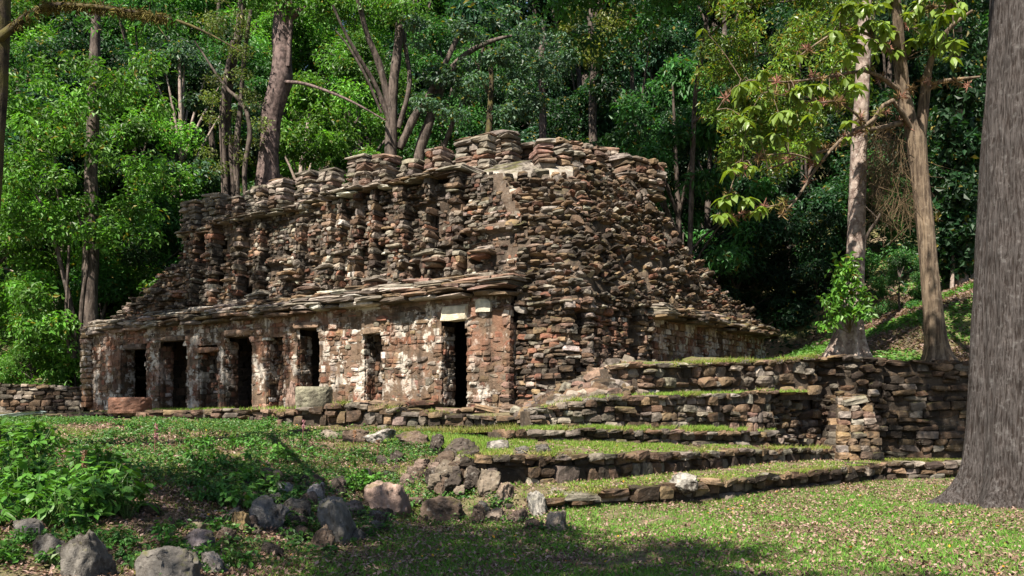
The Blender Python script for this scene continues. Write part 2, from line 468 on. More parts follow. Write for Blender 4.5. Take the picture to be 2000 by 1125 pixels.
# lower cornice: layered protruding slabs with a broken edge
def cornice(name, parent, runs, t_in, layers, mat, tintf, seg=(.45, 1.1), jit=.02, sag=.06):
    st = Stones()
    for (s0, s1, z, outp) in runs:
        for k, (dz, hh, oo) in enumerate(layers):
            s = s0 + rng.uniform(-.1, .2)
            while s < s1:
                w = rng.uniform(*seg); e = min(s + w, s1 + .1)
                if e - s > .15:
                    m = (s + e) / 2
                    proj = outp + oo + .10 * nz(m * .6, k, 3) + rng.normal(0, .03)
                    dep = proj + t_in
                    zz = z + dz + sag * nz(m * .5, 1, 8) + rng.normal(0, .012)
                    st.add(W(m, -proj + dep / 2, zz), A([SD, UP, -TD]), A([(e - s) * 1.0, hh * rng.uniform(.8, 1.2), dep]), tintf())
                s = e + rng.uniform(-.02, .03)
    return st.build(name, mat, parent, jit)
ct = lambda: pick(stone=1, grey=.7, tan=.5, pink=.3, brown=.3, white=.25)
cornice('lower_cornice', temple, [(1.75, 8.9, 2.84, .42), (8.9, 11.9, 2.78, .36), (11.4, 17.5, 2.76, .34), (17.3, 21.0, 2.70, .22)], .85,
        [(0, .13, 0), (.12, .12, .08), (.23, .11, -.02), (.32, .10, -.12), (.40, .1, -.25), (.49, .1, -.4)], M_SLAB, ct, (.5, 1.4))

# upper facade (frieze): leaning back, pilasters, niches and brackets
Z0, Z1, T0, T1 = 3.15, 6.2, .72, .86
LEAN = A([0, 0, 1]) * (Z1 - Z0) + TD * (T1 - T0); LEAN = LEAN / np.linalg.norm(LEAN)
ON = -TD - LEAN * np.dot(-TD, LEAN); ON /= np.linalg.norm(ON)
def fr(s, z): return (W(s, T0 + (T1 - T0) * (z - Z0) / (Z1 - Z0), z), SD, LEAN, ON)
def fr_top(s): return 6.2 if s < 16.4 else max(3.2, 5.25 - (s - 16.4) * .52 + .18 * nz(s * 2.2, 3, 3))
def fr_left(s, z): return s > 3.6 - .55 * (6.2 - z) * .9
pil = [(377, 16), (413, 20), (462, 22), (505, 15), (585, 16), (640, 20), (664, 14), (696, 18), (729, 12), (782, 24), (836, 14), (888, 26)]
PIL = [(s_at(u, .7), w / F * (CC + SD * s_at(u, .7))[1] / .82) for u, w in pil]
holes = []   # dark recesses: (s0, s1, z0, z1)
for (u0, u1, v0, v1) in ((388, 402, 440, 560), (425, 442, 455, 560), (417, 434, 565, 592), (475, 500, 560, 580), (337, 352, 575, 600), (645, 652, 400, 560), (742, 752, 400, 530), (708, 716, 400, 520),
                         (766, 776, 440, 482), (694, 706, 448, 492), (800, 812, 405, 425), (828, 840, 440, 460), (880, 890, 425, 462), (850, 857, 460, 478), (905, 916, 370, 530), (808, 848, 515, 545),
                         (925, 948, 498, 520), (560, 574, 480, 500), (610, 622, 470, 520), (640, 660, 535, 552), (575, 590, 560, 574), (812, 822, 465, 480), (848, 856, 400, 418), (520, 530, 500, 530)):
    t = .95
    sa, sb = s_at(u1, t), s_at(u0, t); sc = (sa + sb) / 2
    holes.append((sa, sb, z_at(sc, t, v1), z_at(sc, t, v0)))
def in_hole(s, z): return any(a < s < b and c < z < d for a, b, c, d in holes)
def fr_off(s, z):
    zt = fr_top(s)
    o = -(.05 + .19 * float(sm(-.06, .24, nz(s * .62, z * .35, 21)))) * float(sm(3.5, 3.62, z + .12 * nz(s * 1.1, 5, 5)) * (1 - sm(zt - .34, zt - .24, z + .08 * nz(s * 1.3, 2, 2)))) * float(sm(3.9, 4.2, s))
    if 4.55 < z - .25 * nz(s * .5, 1, 1) < 4.72: o += .2
    if in_hole(s, z): o -= .5
    return o
def fr_tint(s, z):
    n = nz(s * .4, z * .5, 9)
    return pick(grey=.9 + max(0, -n), stone=.6, red=.35 + max(0, n) * .7, pink=.45, brown=.6, tan=.35, white=.12, dark=.25)
st = Stones()
fmask = lambda s, z, w=0, h=0: z < fr_top(s) and fr_left(s + .4 + .2 * nz(s * 3, z * 3, 1), z)
lay(st, fr, 1.9, 21, Z0 + .1, Z1, (.06, .13), (.10, .30), .22, fr_tint, mask=fmask, out=.035, off=fr_off, bump=.09, skip=.04, wav=.06)
frz = st.build('upper_frieze', M_RUBBLE, temple, .07,
               extra=[patch(fr, np.linspace(1.4, 21, 190), np.linspace(Z0 - .2, Z1 + .05, 34), lambda s, z: -.055 + fr_off(s, z) * .9, lambda s, z: z < fr_top(s) - .05 and fr_left(s + .7, z), (.11, .082, .062))])
for (sp, wp) in PIL:
    st = Stones(); top = min(fr_top(sp), 6.2) - .02; z = Z0 + .2 + rng.uniform(0, .2)
    while z < top:
        h = rng.uniform(.07, .2); p, al, up, ou = fr(sp, z + h / 2)
        n = rng.choice([1, 2, 2, 3])
        brk = nz(sp * 1.3, z * 1.6, 17) > .16
        for k in range(n):
            ww = wp / n
            if brk and rng.random() < .65: continue
            st.add(p + al * ((k - (n - 1) / 2) * ww + rng.normal(0, .02)) + ou * (-.03 + .07 * nz(sp * 2, z * 1.2, 3) + rng.normal(0, .035)), A([al, up, ou]), A([ww * rng.uniform(.95, 1.2), h * 1.03, .5]), fr_tint(sp, z))
        z += h
    st.build('pilaster', M_RUBBLE, frz, .035, extra=[patch(fr, np.linspace(sp - wp * .42, sp + wp * .42, 3), np.linspace(Z0 + .1, top - .05, 24), lambda s, z: -.10, None, (.10, .075, .056))])
# brackets (short projecting shelves)
for (u, v, w) in ((940, 492, 46), (826, 497, 60), (848, 508, 40), (637, 522, 44), (600, 565, 50), (690, 505, 26), (730, 548, 40), (500, 575, 40), (450, 548, 34), (350, 572, 34), (560, 535, 36), (772, 482, 30), (540, 590, 50), (405, 500, 22)):
    s = s_at(u, .6); z = z_at(s, .6, v); ww = w / F * (CC + SD * s)[1] / .82
    p, al, up, ou = fr(s, z); st = Stones()
    st.add(p + ou * .02, A([al, up, ou]), A([ww, .1, .66]), pick(stone=1, pink=.5, tan=.4))
    st.add(p - ou * .02 + al * ww * .1 - up * .11, A([al, up, ou]), A([ww * .7, .12, .55]), pick(grey=1, red=.5))
    if rng.random() < .6: st.add(p - ou * .03 - al * ww * .12 + up * .1, A([al, up, ou]), A([ww * .6, .09, .5]), pick(stone=1, grey=.5))
    st.build('bracket', M_SLAB, frz, .05)

# upper cornice
cornice('upper_cornice', temple, [(4.0, 9.2, 6.3, -.50), (9.4, 10.6, 6.2, -.62), (10.5, 14.7, 6.12, -.55), (14.7, 16.5, 5.95, -.62)], 2.1,
        [(0, .08, 0), (.08, .08, .05), (.16, .08, -.12)], M_SLAB, ct, (.4, .9))

# end wall and eroded corner: a ruled surface between plan lines at several heights
LV = [(-.2, [(2.0, .0), (1.2, -.1), (.35, .0), (-.05, .6), (0, 3), (0, 8), (0, 13.6)]),
      (1.4, [(1.95, .02), (1.2, .05), (.4, .12), (.05, .7), (.05, 3), (.02, 8), (0, 13.5)]),
      (2.85, [(1.9, .1), (1.3, .25), (.6, .35), (.25, 1.0), (.15, 3.2), (.08, 8), (0.05, 13.4)]),
      (4.2, [(2.2, .6), (1.5, .8), (.9, 1.1), (.65, 1.9), (.55, 4), (.5, 7.6), (.5, 11.6)]),
      (5.5, [(3.0, .9), (2.3, 1.15), (1.5, 1.6), (1.15, 2.4), (1.0, 4.4), (.95, 7.2), (.95, 10.0)]),
      (6.3, [(4.0, 1.0), (3.0, 1.4), (2.1, 2.0), (1.6, 2.8), (1.35, 4.6), (1.25, 6.8), (1.25, 8.6)]),
      (7.0, [(4.3, 2.6), (3.4, 2.7), (2.7, 3.1), (2.2, 3.6), (1.8, 5.0), (1.6, 6.6), (1.5, 7.6)])]
LZ = A([l[0] for l in LV]); LP = A([l[1] for l in LV], dtype=float)
KN = A([0, .85, 1.7, 2.5, 4.8, 9.4, 14.4])           # path length at the knots
EL = 14.4
def est(a, z):
    q = np.empty((len(LV), 2))
    for k in range(2): q[:, k] = [np.interp(a, KN, LP[i, :, k]) for i in range(len(LV))]
    return np.interp(z, LZ, q[:, 0]), np.interp(z, LZ, q[:, 1])
def end(a, z):
    def pos(a, z):
        s, t = est(np.clip(a, 0, EL), z); return W(s, t, z)
    p = pos(a, z); al = pos(a + .12, z) - pos(a - .12, z); up = pos(a, z + .12) - pos(a, z - .12)
    al = al / (np.linalg.norm(al) + 1e-9); up = up - al * (up @ al); up /= np.linalg.norm(up)
    ou = np.cross(al, up)
    return p, -al if False else al, up, ou
p_, al_, up_, ou_ = end(6, 1)
EFLIP = 1.0 if ou_ @ A([.82, -.57, 0]) > 0 else -1.0
def endw(a, z):
    p, al, up, ou = end(a, z); return p, al, up, ou * EFLIP
ZLIM_A = [0, 7.6, 9.0, 10.6, 12.0, 13.2, 14.4]
ZLIM_Z = [6.9, 6.75, 6.1, 5.2, 4.3, 3.6, 2.9]
def zlim(a): return np.interp(a, ZLIM_A, ZLIM_Z) + .16 * nz(a * 1.9, 2, 2) + .08 * nz(a * 5, 4, 2)
def end_off(a, z):
    o = .0
    if z > 2.6 or a < 4.6: o += (.22 * nz(a * .7, z * .8, 11) + .12 * nz(a * 1.9, z * 2.1, 4)) * float(1 - sm(5.6, 6.3, z)) * float(sm(0, .6, a))
    if 4.55 < a < 5.2 and z < 2.7: o -= .45              # dark vertical recess
    if 2.0 < a < 2.35 and z < 2.4: o -= .2
    if .0 <= a < .5 and z < 2.4: o -= .22
    if 5.9 < a and z < 2.5: o -= .12
    return o
def end_tint(a, z):
    if 5.9 < a and z < 2.45: return pick(tan=.8, white=.55, pink=.6, red=.3, brown=.3)
    if 2.9 < a < 4.6 and z < 2.6: return pick(pink=1, white=.4, red=.6, brown=.4)
    n = nz(a * .5, z * .6, 14)
    return pick(grey=.8, stone=.35, brown=1., tan=.7 + max(0, n), red=.25 + (.5 if z < 1.2 else 0), dark=.4, pink=.25, white=.012)
st = Stones()
upz = 2.55
lay(st, endw, 0, 5.9, -.1, upz, (.07, .17), (.12, .38), .3, end_tint, out=.05, off=end_off, skip=.05, wav=.08)
corner = st.build('eroded_corner', M_RUBBLE, temple, .08, extra=[patch(endw, np.linspace(0, 6.0, 50), np.linspace(-.2, 2.7, 24), lambda a, z: -.13 + end_off(a, z), None, (.10, .075, .055), .05)])
st = Stones()
lay(st, endw, 5.9, EL, -.1, 2.5, (.12, .27), (.15, .42), .25, end_tint, out=.018, off=end_off)
st.build('end_wall', M_FACADE, temple, .03, extra=[patch(endw, np.linspace(5.9, EL, 40), np.linspace(-.2, 2.6, 12), lambda a, z: -.075 + end_off(a, z), None, (.13, .095, .07))])
st = Stones()
lay(st, endw, 0, EL, 2.5, 6.95, (.06, .15), (.11, .40), .34, end_tint, mask=lambda a, z, w, h: z < zlim(a) and not (z > 6.42 and a < 2.3) and not (nz(a * .8, z * 1.1, 33) > .22 and rng.random() < .7), out=.05, off=end_off, skip=.04, wav=.14)
for _ in range(150):
    a, z = rng.uniform(0, EL), rng.uniform(.1, 6.8)
    if z > zlim(a) - .1 or (z < 2.75 and a > 2.9) or (z > 6.3 and a < 2.3): continue
    p, al, up, ou = endw(a, z); q = rng.uniform(.14, .34)
    th = rng.normal(0, .5); al2 = al * math.cos(th) + up * math.sin(th); up2 = up * math.cos(th) - al * math.sin(th)
    st.add(p + ou * (end_off(a, z) - q * rng.uniform(.1, .4)), A([al2, up2, ou]), A([q * rng.uniform(1, 1.5), q * rng.uniform(.6, 1), q]), end_tint(a, max(z, 2.7)))
st.build('rubble_slope', M_RUBBLE, temple, .08, rough=True, extra=[patch(endw, np.linspace(0, EL, 110), np.linspace(2.4, 7.05, 40), lambda a, z: -.15 + end_off(a, z), lambda a, z: z < zlim(a) - .05, (.10, .075, .055), .06)])
# cornice over the end wall
st = Stones()
for k, (dz, oo) in enumerate(((0, .42), (.1, .48), (.2, .4), (.3, .25), (.4, .1))):
    a = 5.8
    while a < EL:
        w = rng.uniform(.4, .95); p, al, up, ou = endw(a + w / 2, 2.5)
        ou = A([.822, -.569, 0]); pr = oo + rng.normal(0, .06) + .1 * nz(a, k, 3)
        st.add(p + ou * (pr / 2 - .3) + UP * (dz + .06 * nz(a * .6, 2, 7)), A([al * A([1, 1, 0]), UP, ou]), A([w, .11, pr + .6]), pick(tan=1, brown=.8, stone=.6, grey=.5)); a += w
st.build('end_cornice', M_TERR, temple, .04)

# roof: rises from the upper cornice to the comb, falls away behind
roofV, roofF = [], []
ss = np.linspace(2.0, 16.6, 40); tt = A([1.0, 1.6, 2.4, 3.4, 5.0, 7.5, 8.8, 11])
tz = A([6.28, 6.42, 6.72, 6.95, 7.0, 6.9, 6.2, 4.6])
for s in ss:
    for t, z in zip(tt, tz):
        if s < 4.5:
            t = max(t, float(np.interp(s, [1.8, 2.2, 2.7, 3.4, 4.5], [5.0, 3.7, 3.2, 2.8, 2.6])) + .1); z = float(np.interp(t, tt, tz)) - .06
        roofV.append(W(s, t, z + .04 * nz(s * 2, t * 2, 1) - .1 * sm(13, 16.5, s)))
for i in range(len(ss) - 1):
    for j in range(len(tt) - 1): q = i * len(tt) + j; roofF.append((q, q + len(tt), q + len(tt) + 1, q + 1))
fa, faF = box_faces(21, .5, 2.6, 12.8, -.1, 2.9, ['top', 'front', 'back', 'a', 'b'])
fb, fbF = box_faces(16.6, 2.3, 2.6, 9.5, 2.9, 5.9, ['top', 'front', 'back', 'a', 'b'])
mk('roof', np.concatenate([A(roofV), fa, fb]), [A(roofF), faF + len(roofV), fbF + len(roofV) + 8], M_MORTAR, temple, col=A((.22, .18, .14)))
# pale plaster skin still lying on the rounded corner of the roof
pv, pf = [], []
a_ = np.linspace(0, 2.35, 24); zr = np.linspace(5.8, 7.0, 13)
for a in a_:
    for z in zr:
        p, al, up, ou = endw(a, z); pv.append(p + ou * (-.06 - .22 * (1 - sm(6.2, 6.45, z)) + .05 * nz(a * 3, z * 4, 2)) + UP * .02)
for i in range(len(a_) - 1):
    for j in range(len(zr) - 1): q = i * len(zr) + j; pf.append((q, q + len(zr), q + len(zr) + 1, q + 1))
mk('roof_plaster', A(pv), A(pf), M_RUBBLE, temple, col=A((.30, .265, .225)), smooth=True)

# left slope behind the facade's far end (stepped rubble)
st = Stones()
for k in range(9):
    s1 = 21 - k * .52; z = 2.9 + k * .27
    lay(st, lambda s, q, z=z: (W(s, .55 + .2 * (q - 3), q), SD, UP, -TD), 15.8, s1, z, z + .3, (.1, .15), (.25, .55), .6, lambda s, q: pick(brown=1, dark=.6, grey=.8, tan=.3), out=.1)
st.build('stepped_rubble', M_RUBBLE, temple, .08)

# roof comb
comb = empty('roof_comb', W(10, 3, 6.9)); comb.parent = temple; comb.location = tuple(ORG[comb.name] - ORG[temple.name])
CB = [  # u0, u1, v_top, v_base, t, kind
    (364, 400, 395, 462, 1.5, 0), (404, 446, 380, 445, 1.6, 0), (449, 484, 386, 432, 1.9, 0), (488, 531, 364, 418, 1.9, 0), (533, 568, 351, 412, 2.1, 0),
    (586, 624, 336, 406, 2.1, 0), (632, 664, 331, 402, 2.2, 0), (683, 733, 304, 374, 2.2, 0), (736, 774, 304, 366, 2.3, 0), (788, 823, 313, 356, 2.4, 0),
    (837, 878, 293, 348, 2.6, 1), (899, 968, 270, 332, 3.0, 1), (968, 1010, 258, 330, 3.4, 0), (1041, 1078, 279, 330, 3.9, 1), (1080, 1168, 284, 333, 5.0, 1), (1168, 1203, 291, 340, 6.0, 0), (1205, 1284, 312, 360, 6.9, 1)]
cmb = comb
for i, (u0, u1, v0, v1, t, kind) in enumerate(CB):
    if i < 13:
        sa, sb = s_at(u1, t), s_at(u0, t); sc = (sa + sb) / 2
        zt, zb = z_at(sc, t, v0), z_at(sc, t, v1) - (.25 if i < 11 else .08)
        base = W(sc, t, 0); al, ou = SD, -TD; wid = sb - sa; dep = .7
    else:
        y = (25.7, 26.5, 28.3, 28.3)[i - 13]
        base = P((u0 + u1) / 2, V0, y); base[2] = FZ; zt = P(u0, v0, y)[2] - FZ; zb = P(u0, v1, y)[2] - FZ - (.45 if i > 13 else .12)
        al = A([.80, .60, 0]); ou = A([.60, -.80, 0]); wid = (u1 - u0) / F * y / .70; dep = .9
        if i in (13, 15): al = A([.97, .24, 0]); ou = A([.24, -.97, 0]); wid = (u1 - u0) / F * y
    z = zb; st = Stones()
    while z < zt - .04:
        h = rng.uniform(.1, .17) if kind == 0 else rng.uniform(.12, .2)
        h = min(h, max(zt - z, .07)); top = z + h > zt - .06
        w = wid * ((rng.uniform(.74, .88) if i < 11 else rng.uniform(.88, 1.0)) + (.08 if top else 0))
        n = 1 if (wid < .55 or top and kind == 0) else max(2, int(wid / rng.uniform(.3, .5)))
        for k in range(n):
            drop = False
            if drop and rng.random() < .5: continue
            f = (k + .5) / n - .5
            st.add(base + UP * (z + h / 2) + al * (f * w + rng.normal(0, .02)) + ou * rng.normal(0, .035), A([al, UP, ou]), A([w / n * 1.02, h * 1.02, dep * rng.uniform(.85, 1.05)]),
                   pick(grey=1, stone=.7, pink=.25, brown=.3) if kind == 0 else pick(pink=1, red=.25, tan=.8, stone=1.2))
        z += h
    q = st.build('comb_pillar', M_SLAB, comb, .045, extra=[])
# low links between the comb pillars, set back
for (u0, u1, v0, v1, t) in ((400, 450, 405, 450, 2.2), (484, 490, 400, 430, 2.4), (566, 590, 362, 410, 2.5), (622, 634, 360, 400, 2.6), (662, 686, 345, 385, 2.5), (772, 790, 310, 362, 2.9), (822, 840, 320, 352, 3.0), (874, 902, 300, 345, 3.3), (1004, 1044, 288, 328, 4.2)):
    sa, sb = s_at(u1, t), s_at(u0, t); sc = (sa + sb) / 2; st = Stones()
    v0 = v0 + (24 if u0 < 990 else 0); t = t + .15
    sf = lambda s, z, t=t: (W(s, t, z), SD, UP, -TD)
    lay(st, sf, sa - .1, sb + .1, z_at(sc, t, v1) - .3, z_at(sc, t, v0), (.1, .17), (.25, .5), .45, lambda s, z: pick(pink=.6, tan=.7, grey=.6, brown=.5), out=.03)
    st.add(W(sc, t, z_at(sc, t, v0) + .02), A([SD, UP, -TD]), A([sb - sa + .35, .11, .7]), pick(stone=1, grey=.5))
    st.build('comb_link', M_SLAB, comb, .05)

# ------------------------------------------------------------------ terrace walls
WALLS = {}
def wall(name, pts, label, cat='wall', hs=(.12, .22), ws=(.2, .48), depth=.3, tint=None, back=.55, batter=.08, out=.05, rough=False, cap=True, mat=None, group=None, skip=.02, moss=.3, wav=.05):
    """pts: (u, v_top, v_bottom, y) along the face, from the left of the photo to the right."""
    top = A([P(u, vt, y) for u, vt, vb, y in pts]); bot = A([P(u, vb, y) for u, vt, vb, y in pts])
    seg = np.linalg.norm(np.diff(top[:, :2], axis=0), axis=1); L = np.concatenate([[0], np.cumsum(seg)])
    ti = lambda a, c: np.interp(a, L, c)
    zt = lambda a: ti(a, top[:, 2]) + .055 * nz(a * 1.3, 3, 1) + .03 * nz(a * 4, 8, 1); zb = lambda a: ti(a, bot[:, 2])
    Href = float(np.mean(top[:, 2] - bot[:, 2]))
    def sf(a, z, frac=False):
        e = .25; kk = 1.0
        if frac: kk = (zt(a) - zb(a)) / Href; z = zb(a) + z * kk
        p = A([ti(a, top[:, 0]), ti(a, top[:, 1]), z])
        q0 = A([ti(a - e, top[:, 0]), ti(a - e, top[:, 1]), 0]); q1 = A([ti(a + e, top[:, 0]), ti(a + e, top[:, 1]), 0])
        al = (q1 - q0) / (np.linalg.norm(q1 - q0) + 1e-9)
        ou = np.cross(al, UP)
        return p - ou * batter * (z - zb(a)), al, UP * kk, ou
    tint = tint or (lambda a, z: pick(grey=.9, stone=.5, brown=.8, pink=.35, tan=.5, dark=.3))
    st = Stones(); Lt = L[-1]
    lay(st, lambda a, z: sf(a, z, True), 0, Lt, -.06, Href, hs, ws, depth, tint, out=out, skip=skip, wav=wav * .6, bump=.05)
    # uneven top course and loose stones lying just behind it
    a = 0.
    while cap and a < Lt:
        w = rng.uniform(ws[0], ws[1] * 1.2); m = min(a + w / 2, Lt); p, al, up, ou = sf(m, zt(m))
        h = rng.uniform(.08, .16)
        st.add(p - ou * (depth * .5 - .04) - UP * h * .35, A([al, up, ou]), A([w, h, depth * 1.25]), tint(m, 99))
        if rng.random() < .75: st.add(p - ou * (depth * 1.4) - UP * h * .4, A([al, up, ou]), A([w * .8, h, depth * 1.1]), tint(m, 99))
        a += w
    na = max(3, int(Lt / .25)); as_ = np.linspace(0, Lt, na)
    V = []
    for a in as_:
        for f in (0, .33, .66, 1.0):
            z = zb(a) - .2 + (zt(a) - .04 - zb(a) + .2) * f; p, al, up, ou = sf(a, z); V.append(p - ou * .12)
        V.append(V[-1] - ou * back)
        V.append(A([V[-1][0], V[-1][1], zb(a) - .2]))
    Fc = [(i * 6 + j, (i + 1) * 6 + j, (i + 1) * 6 + j + 1, i * 6 + j + 1) for i in range(na - 1) for j in range(5)]
    ends = [tuple(range(5, -1, -1)), tuple((na - 1) * 6 + j for j in range(6))]
    o = st.build(name, mat or M_TERR, None, .07, rough, extra=[(A(V), [A(Fc), A(ends)], A((.075, .057, .043)))])
    tag(o, label, cat, group)
    WALLS[label] = (top, bot, back)
    return top, bot

def fill(name, la, lb, label, n=60, m=14, bump=.04, lift=0.0, skirt=0.):
    """A ground strip between two lines of points."""
    def res(l):
        l = A(l, dtype=float); d = np.concatenate([[0], np.cumsum(np.linalg.norm(np.diff(l[:, :2], axis=0), axis=1))])
        q = np.linspace(0, d[-1], n); return np.stack([np.interp(q, d, l[:, k]) for k in range(3)], 1)
    a, b = res(la), res(lb); V = []
    for i in range(n):
        for j in range(m):
            p = a[i] + (b[i] - a[i]) * j / (m - 1); p[2] += lift + bump * nz(p[0] * 1.4, p[1] * 1.4, 6); V.append(p)
    Fc = [(i * m + j, (i + 1) * m + j, (i + 1) * m + j + 1, i * m + j + 1) for i in range(n - 1) for j in range(m - 1)]
    if skirt:
     rim = [i * m for i in range(n)] + [(n - 1) * m + j for j in range(1, m)] + [i * m + m - 1 for i in range(n - 2, -1, -1)] + [j for j in range(m - 2, 0, -1)]
     k0 = len(V); V += [V[q] - A([0, 0, skirt]) for q in rim]; R_ = len(rim)
     Fc += [(rim[q], k0 + q, k0 + (q + 1) % R_, rim[(q + 1) % R_]) for q in range(R_)]
    tag(mk(name, A(V), A(Fc), M_GROUND, smooth=True), label, 'ground', kind='structure')
    return a, b

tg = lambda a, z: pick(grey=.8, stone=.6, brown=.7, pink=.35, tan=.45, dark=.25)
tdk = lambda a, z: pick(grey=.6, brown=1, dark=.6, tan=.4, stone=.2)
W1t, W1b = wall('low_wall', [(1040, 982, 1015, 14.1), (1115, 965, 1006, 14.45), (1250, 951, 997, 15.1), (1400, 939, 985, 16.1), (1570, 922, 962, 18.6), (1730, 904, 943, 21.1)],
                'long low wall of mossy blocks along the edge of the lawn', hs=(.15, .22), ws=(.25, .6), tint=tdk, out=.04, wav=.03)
W1rt, W1rb = wall('low_wall', [(1732, 903, 942, 21.15), (1860, 903, 943, 21.3), (1960, 900, 941, 21.5)], 'short low wall running from the lawn corner to the big trunk', hs=(.1, .17), ws=(.2, .42), tint=tg, out=.03)
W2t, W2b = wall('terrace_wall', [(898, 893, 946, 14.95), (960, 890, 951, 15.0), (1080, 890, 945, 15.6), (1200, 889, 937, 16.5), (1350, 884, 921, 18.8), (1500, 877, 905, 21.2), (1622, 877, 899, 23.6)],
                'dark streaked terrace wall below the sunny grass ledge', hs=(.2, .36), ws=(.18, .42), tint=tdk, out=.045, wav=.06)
W3ct, W3cb = wall('terrace_wall', [(985, 841, 860, 18.2), (1150, 838, 864, 19.2), (1340, 842, 870, 20.8), (1508, 843, 874, 22.4)], 'thin step of stones across the back of the grass ledge', hs=(.09, .17), ws=(.2, .42), tint=tg, cap=True)
W3bt, W3bb = wall('terrace_wall', [(1040, 800, 838, 19.4), (1110, 786, 836, 19.7), (1180, 775, 836, 20.1), (1300, 772, 835, 20.9), (1400, 770, 836, 21.7), (1512, 763, 842, 22.8)], 'middle terrace wall of small fitted stones above the thin step',
                  hs=(.11, .2), ws=(.16, .4), tint=tg, out=.05)
W4t, W4b = wall('retaining_wall', [(1192, 716, 775, 21.2), (1240, 708, 772, 21.4), (1320, 712, 770, 22.0), (1420, 706, 768, 22.8), (1515, 704, 766, 23.5), (1600, 696, 766, 24.2)], 'upper wall of lumpy rounded rubble under the platform edge',
                hs=(.16, .3), ws=(.2, .48), tint=tg, out=.12, rough=True, wav=.1)
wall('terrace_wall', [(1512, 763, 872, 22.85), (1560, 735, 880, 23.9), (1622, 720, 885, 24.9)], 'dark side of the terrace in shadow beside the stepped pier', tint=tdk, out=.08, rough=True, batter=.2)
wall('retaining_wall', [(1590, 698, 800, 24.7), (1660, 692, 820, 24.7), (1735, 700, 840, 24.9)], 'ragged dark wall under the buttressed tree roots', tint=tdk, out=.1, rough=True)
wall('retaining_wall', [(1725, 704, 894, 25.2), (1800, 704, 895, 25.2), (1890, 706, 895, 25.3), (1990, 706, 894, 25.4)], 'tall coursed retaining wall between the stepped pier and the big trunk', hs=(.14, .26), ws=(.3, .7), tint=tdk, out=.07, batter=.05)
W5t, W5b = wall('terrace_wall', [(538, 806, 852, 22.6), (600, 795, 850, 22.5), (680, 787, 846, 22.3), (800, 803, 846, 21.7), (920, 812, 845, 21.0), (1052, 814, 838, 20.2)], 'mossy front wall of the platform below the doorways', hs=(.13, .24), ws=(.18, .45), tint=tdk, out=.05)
W5lt, W5lb = wall('terrace_wall', [(96, 812, 822, 27.5), (200, 806, 822, 26.6), (330, 802, 824, 25.6), (450, 800, 826, 24.6), (560, 799, 832, 23.6)], 'low layered ledge of flat stones in front of the dark doorways', hs=(.07, .13), ws=(.3, .7), tint=lambda a, z: pick(pink=.7, tan=.7, grey=.6, brown=.5), out=.05)
wall('stone_step', [(690, 783, 797, 23.3), (770, 783, 799, 23.0), (848, 786, 803, 22.7)], 'short step of flat reddish slabs before the niche', 'step', hs=(.08, .13), ws=(.4, .7), tint=lambda a, z: pick(pink=.8, tan=.7, red=.3))
wall('stone_step', [(850, 799, 808, 22.0), (1000, 793, 808, 21.6), (1060, 792, 815, 21.0)], 'worn step of pale slabs under the right-hand doorway', 'step', hs=(.07, .12), ws=(.3, .7), tint=lambda a, z: pick(pink=.6, tan=.7, stone=.7))
wall('garden_wall', [(-60, 748, 806, 33.4), (60, 752, 808, 33.6), (162, 754, 806, 33.8)], 'shaded stone wall at the left end beyond the dark pilaster', tint=tdk, hs=(.15, .25))
# stepped pier beside the tall wall
st = Stones()
pe = P(1640, 895, 23.9)
for k in range(9):
    z = pe[2] - .1 + k * .175
    wdt = 1.25 - .045 * k; dpt = 1.7 - .12 * k
    n = int(wdt / .36) + 1
    for j in range(n):
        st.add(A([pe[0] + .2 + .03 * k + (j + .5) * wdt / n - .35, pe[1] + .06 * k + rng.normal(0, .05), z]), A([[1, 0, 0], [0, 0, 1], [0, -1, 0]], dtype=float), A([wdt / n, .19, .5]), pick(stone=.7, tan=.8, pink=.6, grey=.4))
    m = int(dpt / .36) + 1
    for j in range(m):
        st.add(A([pe[0] + wdt - .25 + .03 * k, pe[1] + .1 + .06 * k + (j + .5) * dpt / m, z]), A([[0, 1, 0], [0, 0, 1], [1, 0, 0]], dtype=float), A([dpt / m, .19, .5]), tdk(0, 0))  # side stones darker than the front: shade put into their colour
for k in range(9):
    for j in range(5):
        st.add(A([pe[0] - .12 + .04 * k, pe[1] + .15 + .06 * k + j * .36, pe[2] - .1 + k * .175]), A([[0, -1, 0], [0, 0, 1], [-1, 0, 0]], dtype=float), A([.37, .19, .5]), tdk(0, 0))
for k in range(9): st.add(A([pe[0] + .45 + rng.normal(0, .1), pe[1] + .5 + .1 * k, pe[2] + 1.5 + .0 * k]), A([[1, 0, 0], [0, 0, 1], [0, -1, 0]], dtype=float), A([.7, .18, .6]), pick(stone=1, tan=.6))
bx = A([[pe[0] + .05 + i * .75, pe[1] + .3 + j * 1.4, pe[2] - .2 + k * 1.5] for k in (0, 1) for j in (0, 1) for i in (0, 1)])
bf = A([[0, 1, 5, 4], [1, 3, 7, 5], [3, 2, 6, 7], [2, 0, 4, 6], [4, 5, 7, 6]])
tag(st.build('stone_pier', M_TERR, None, .07, extra=[(bx, bf, A((.1, .08, .06)))]), 'stepped pier of stacked sunlit stones before the tall wall', 'pier')
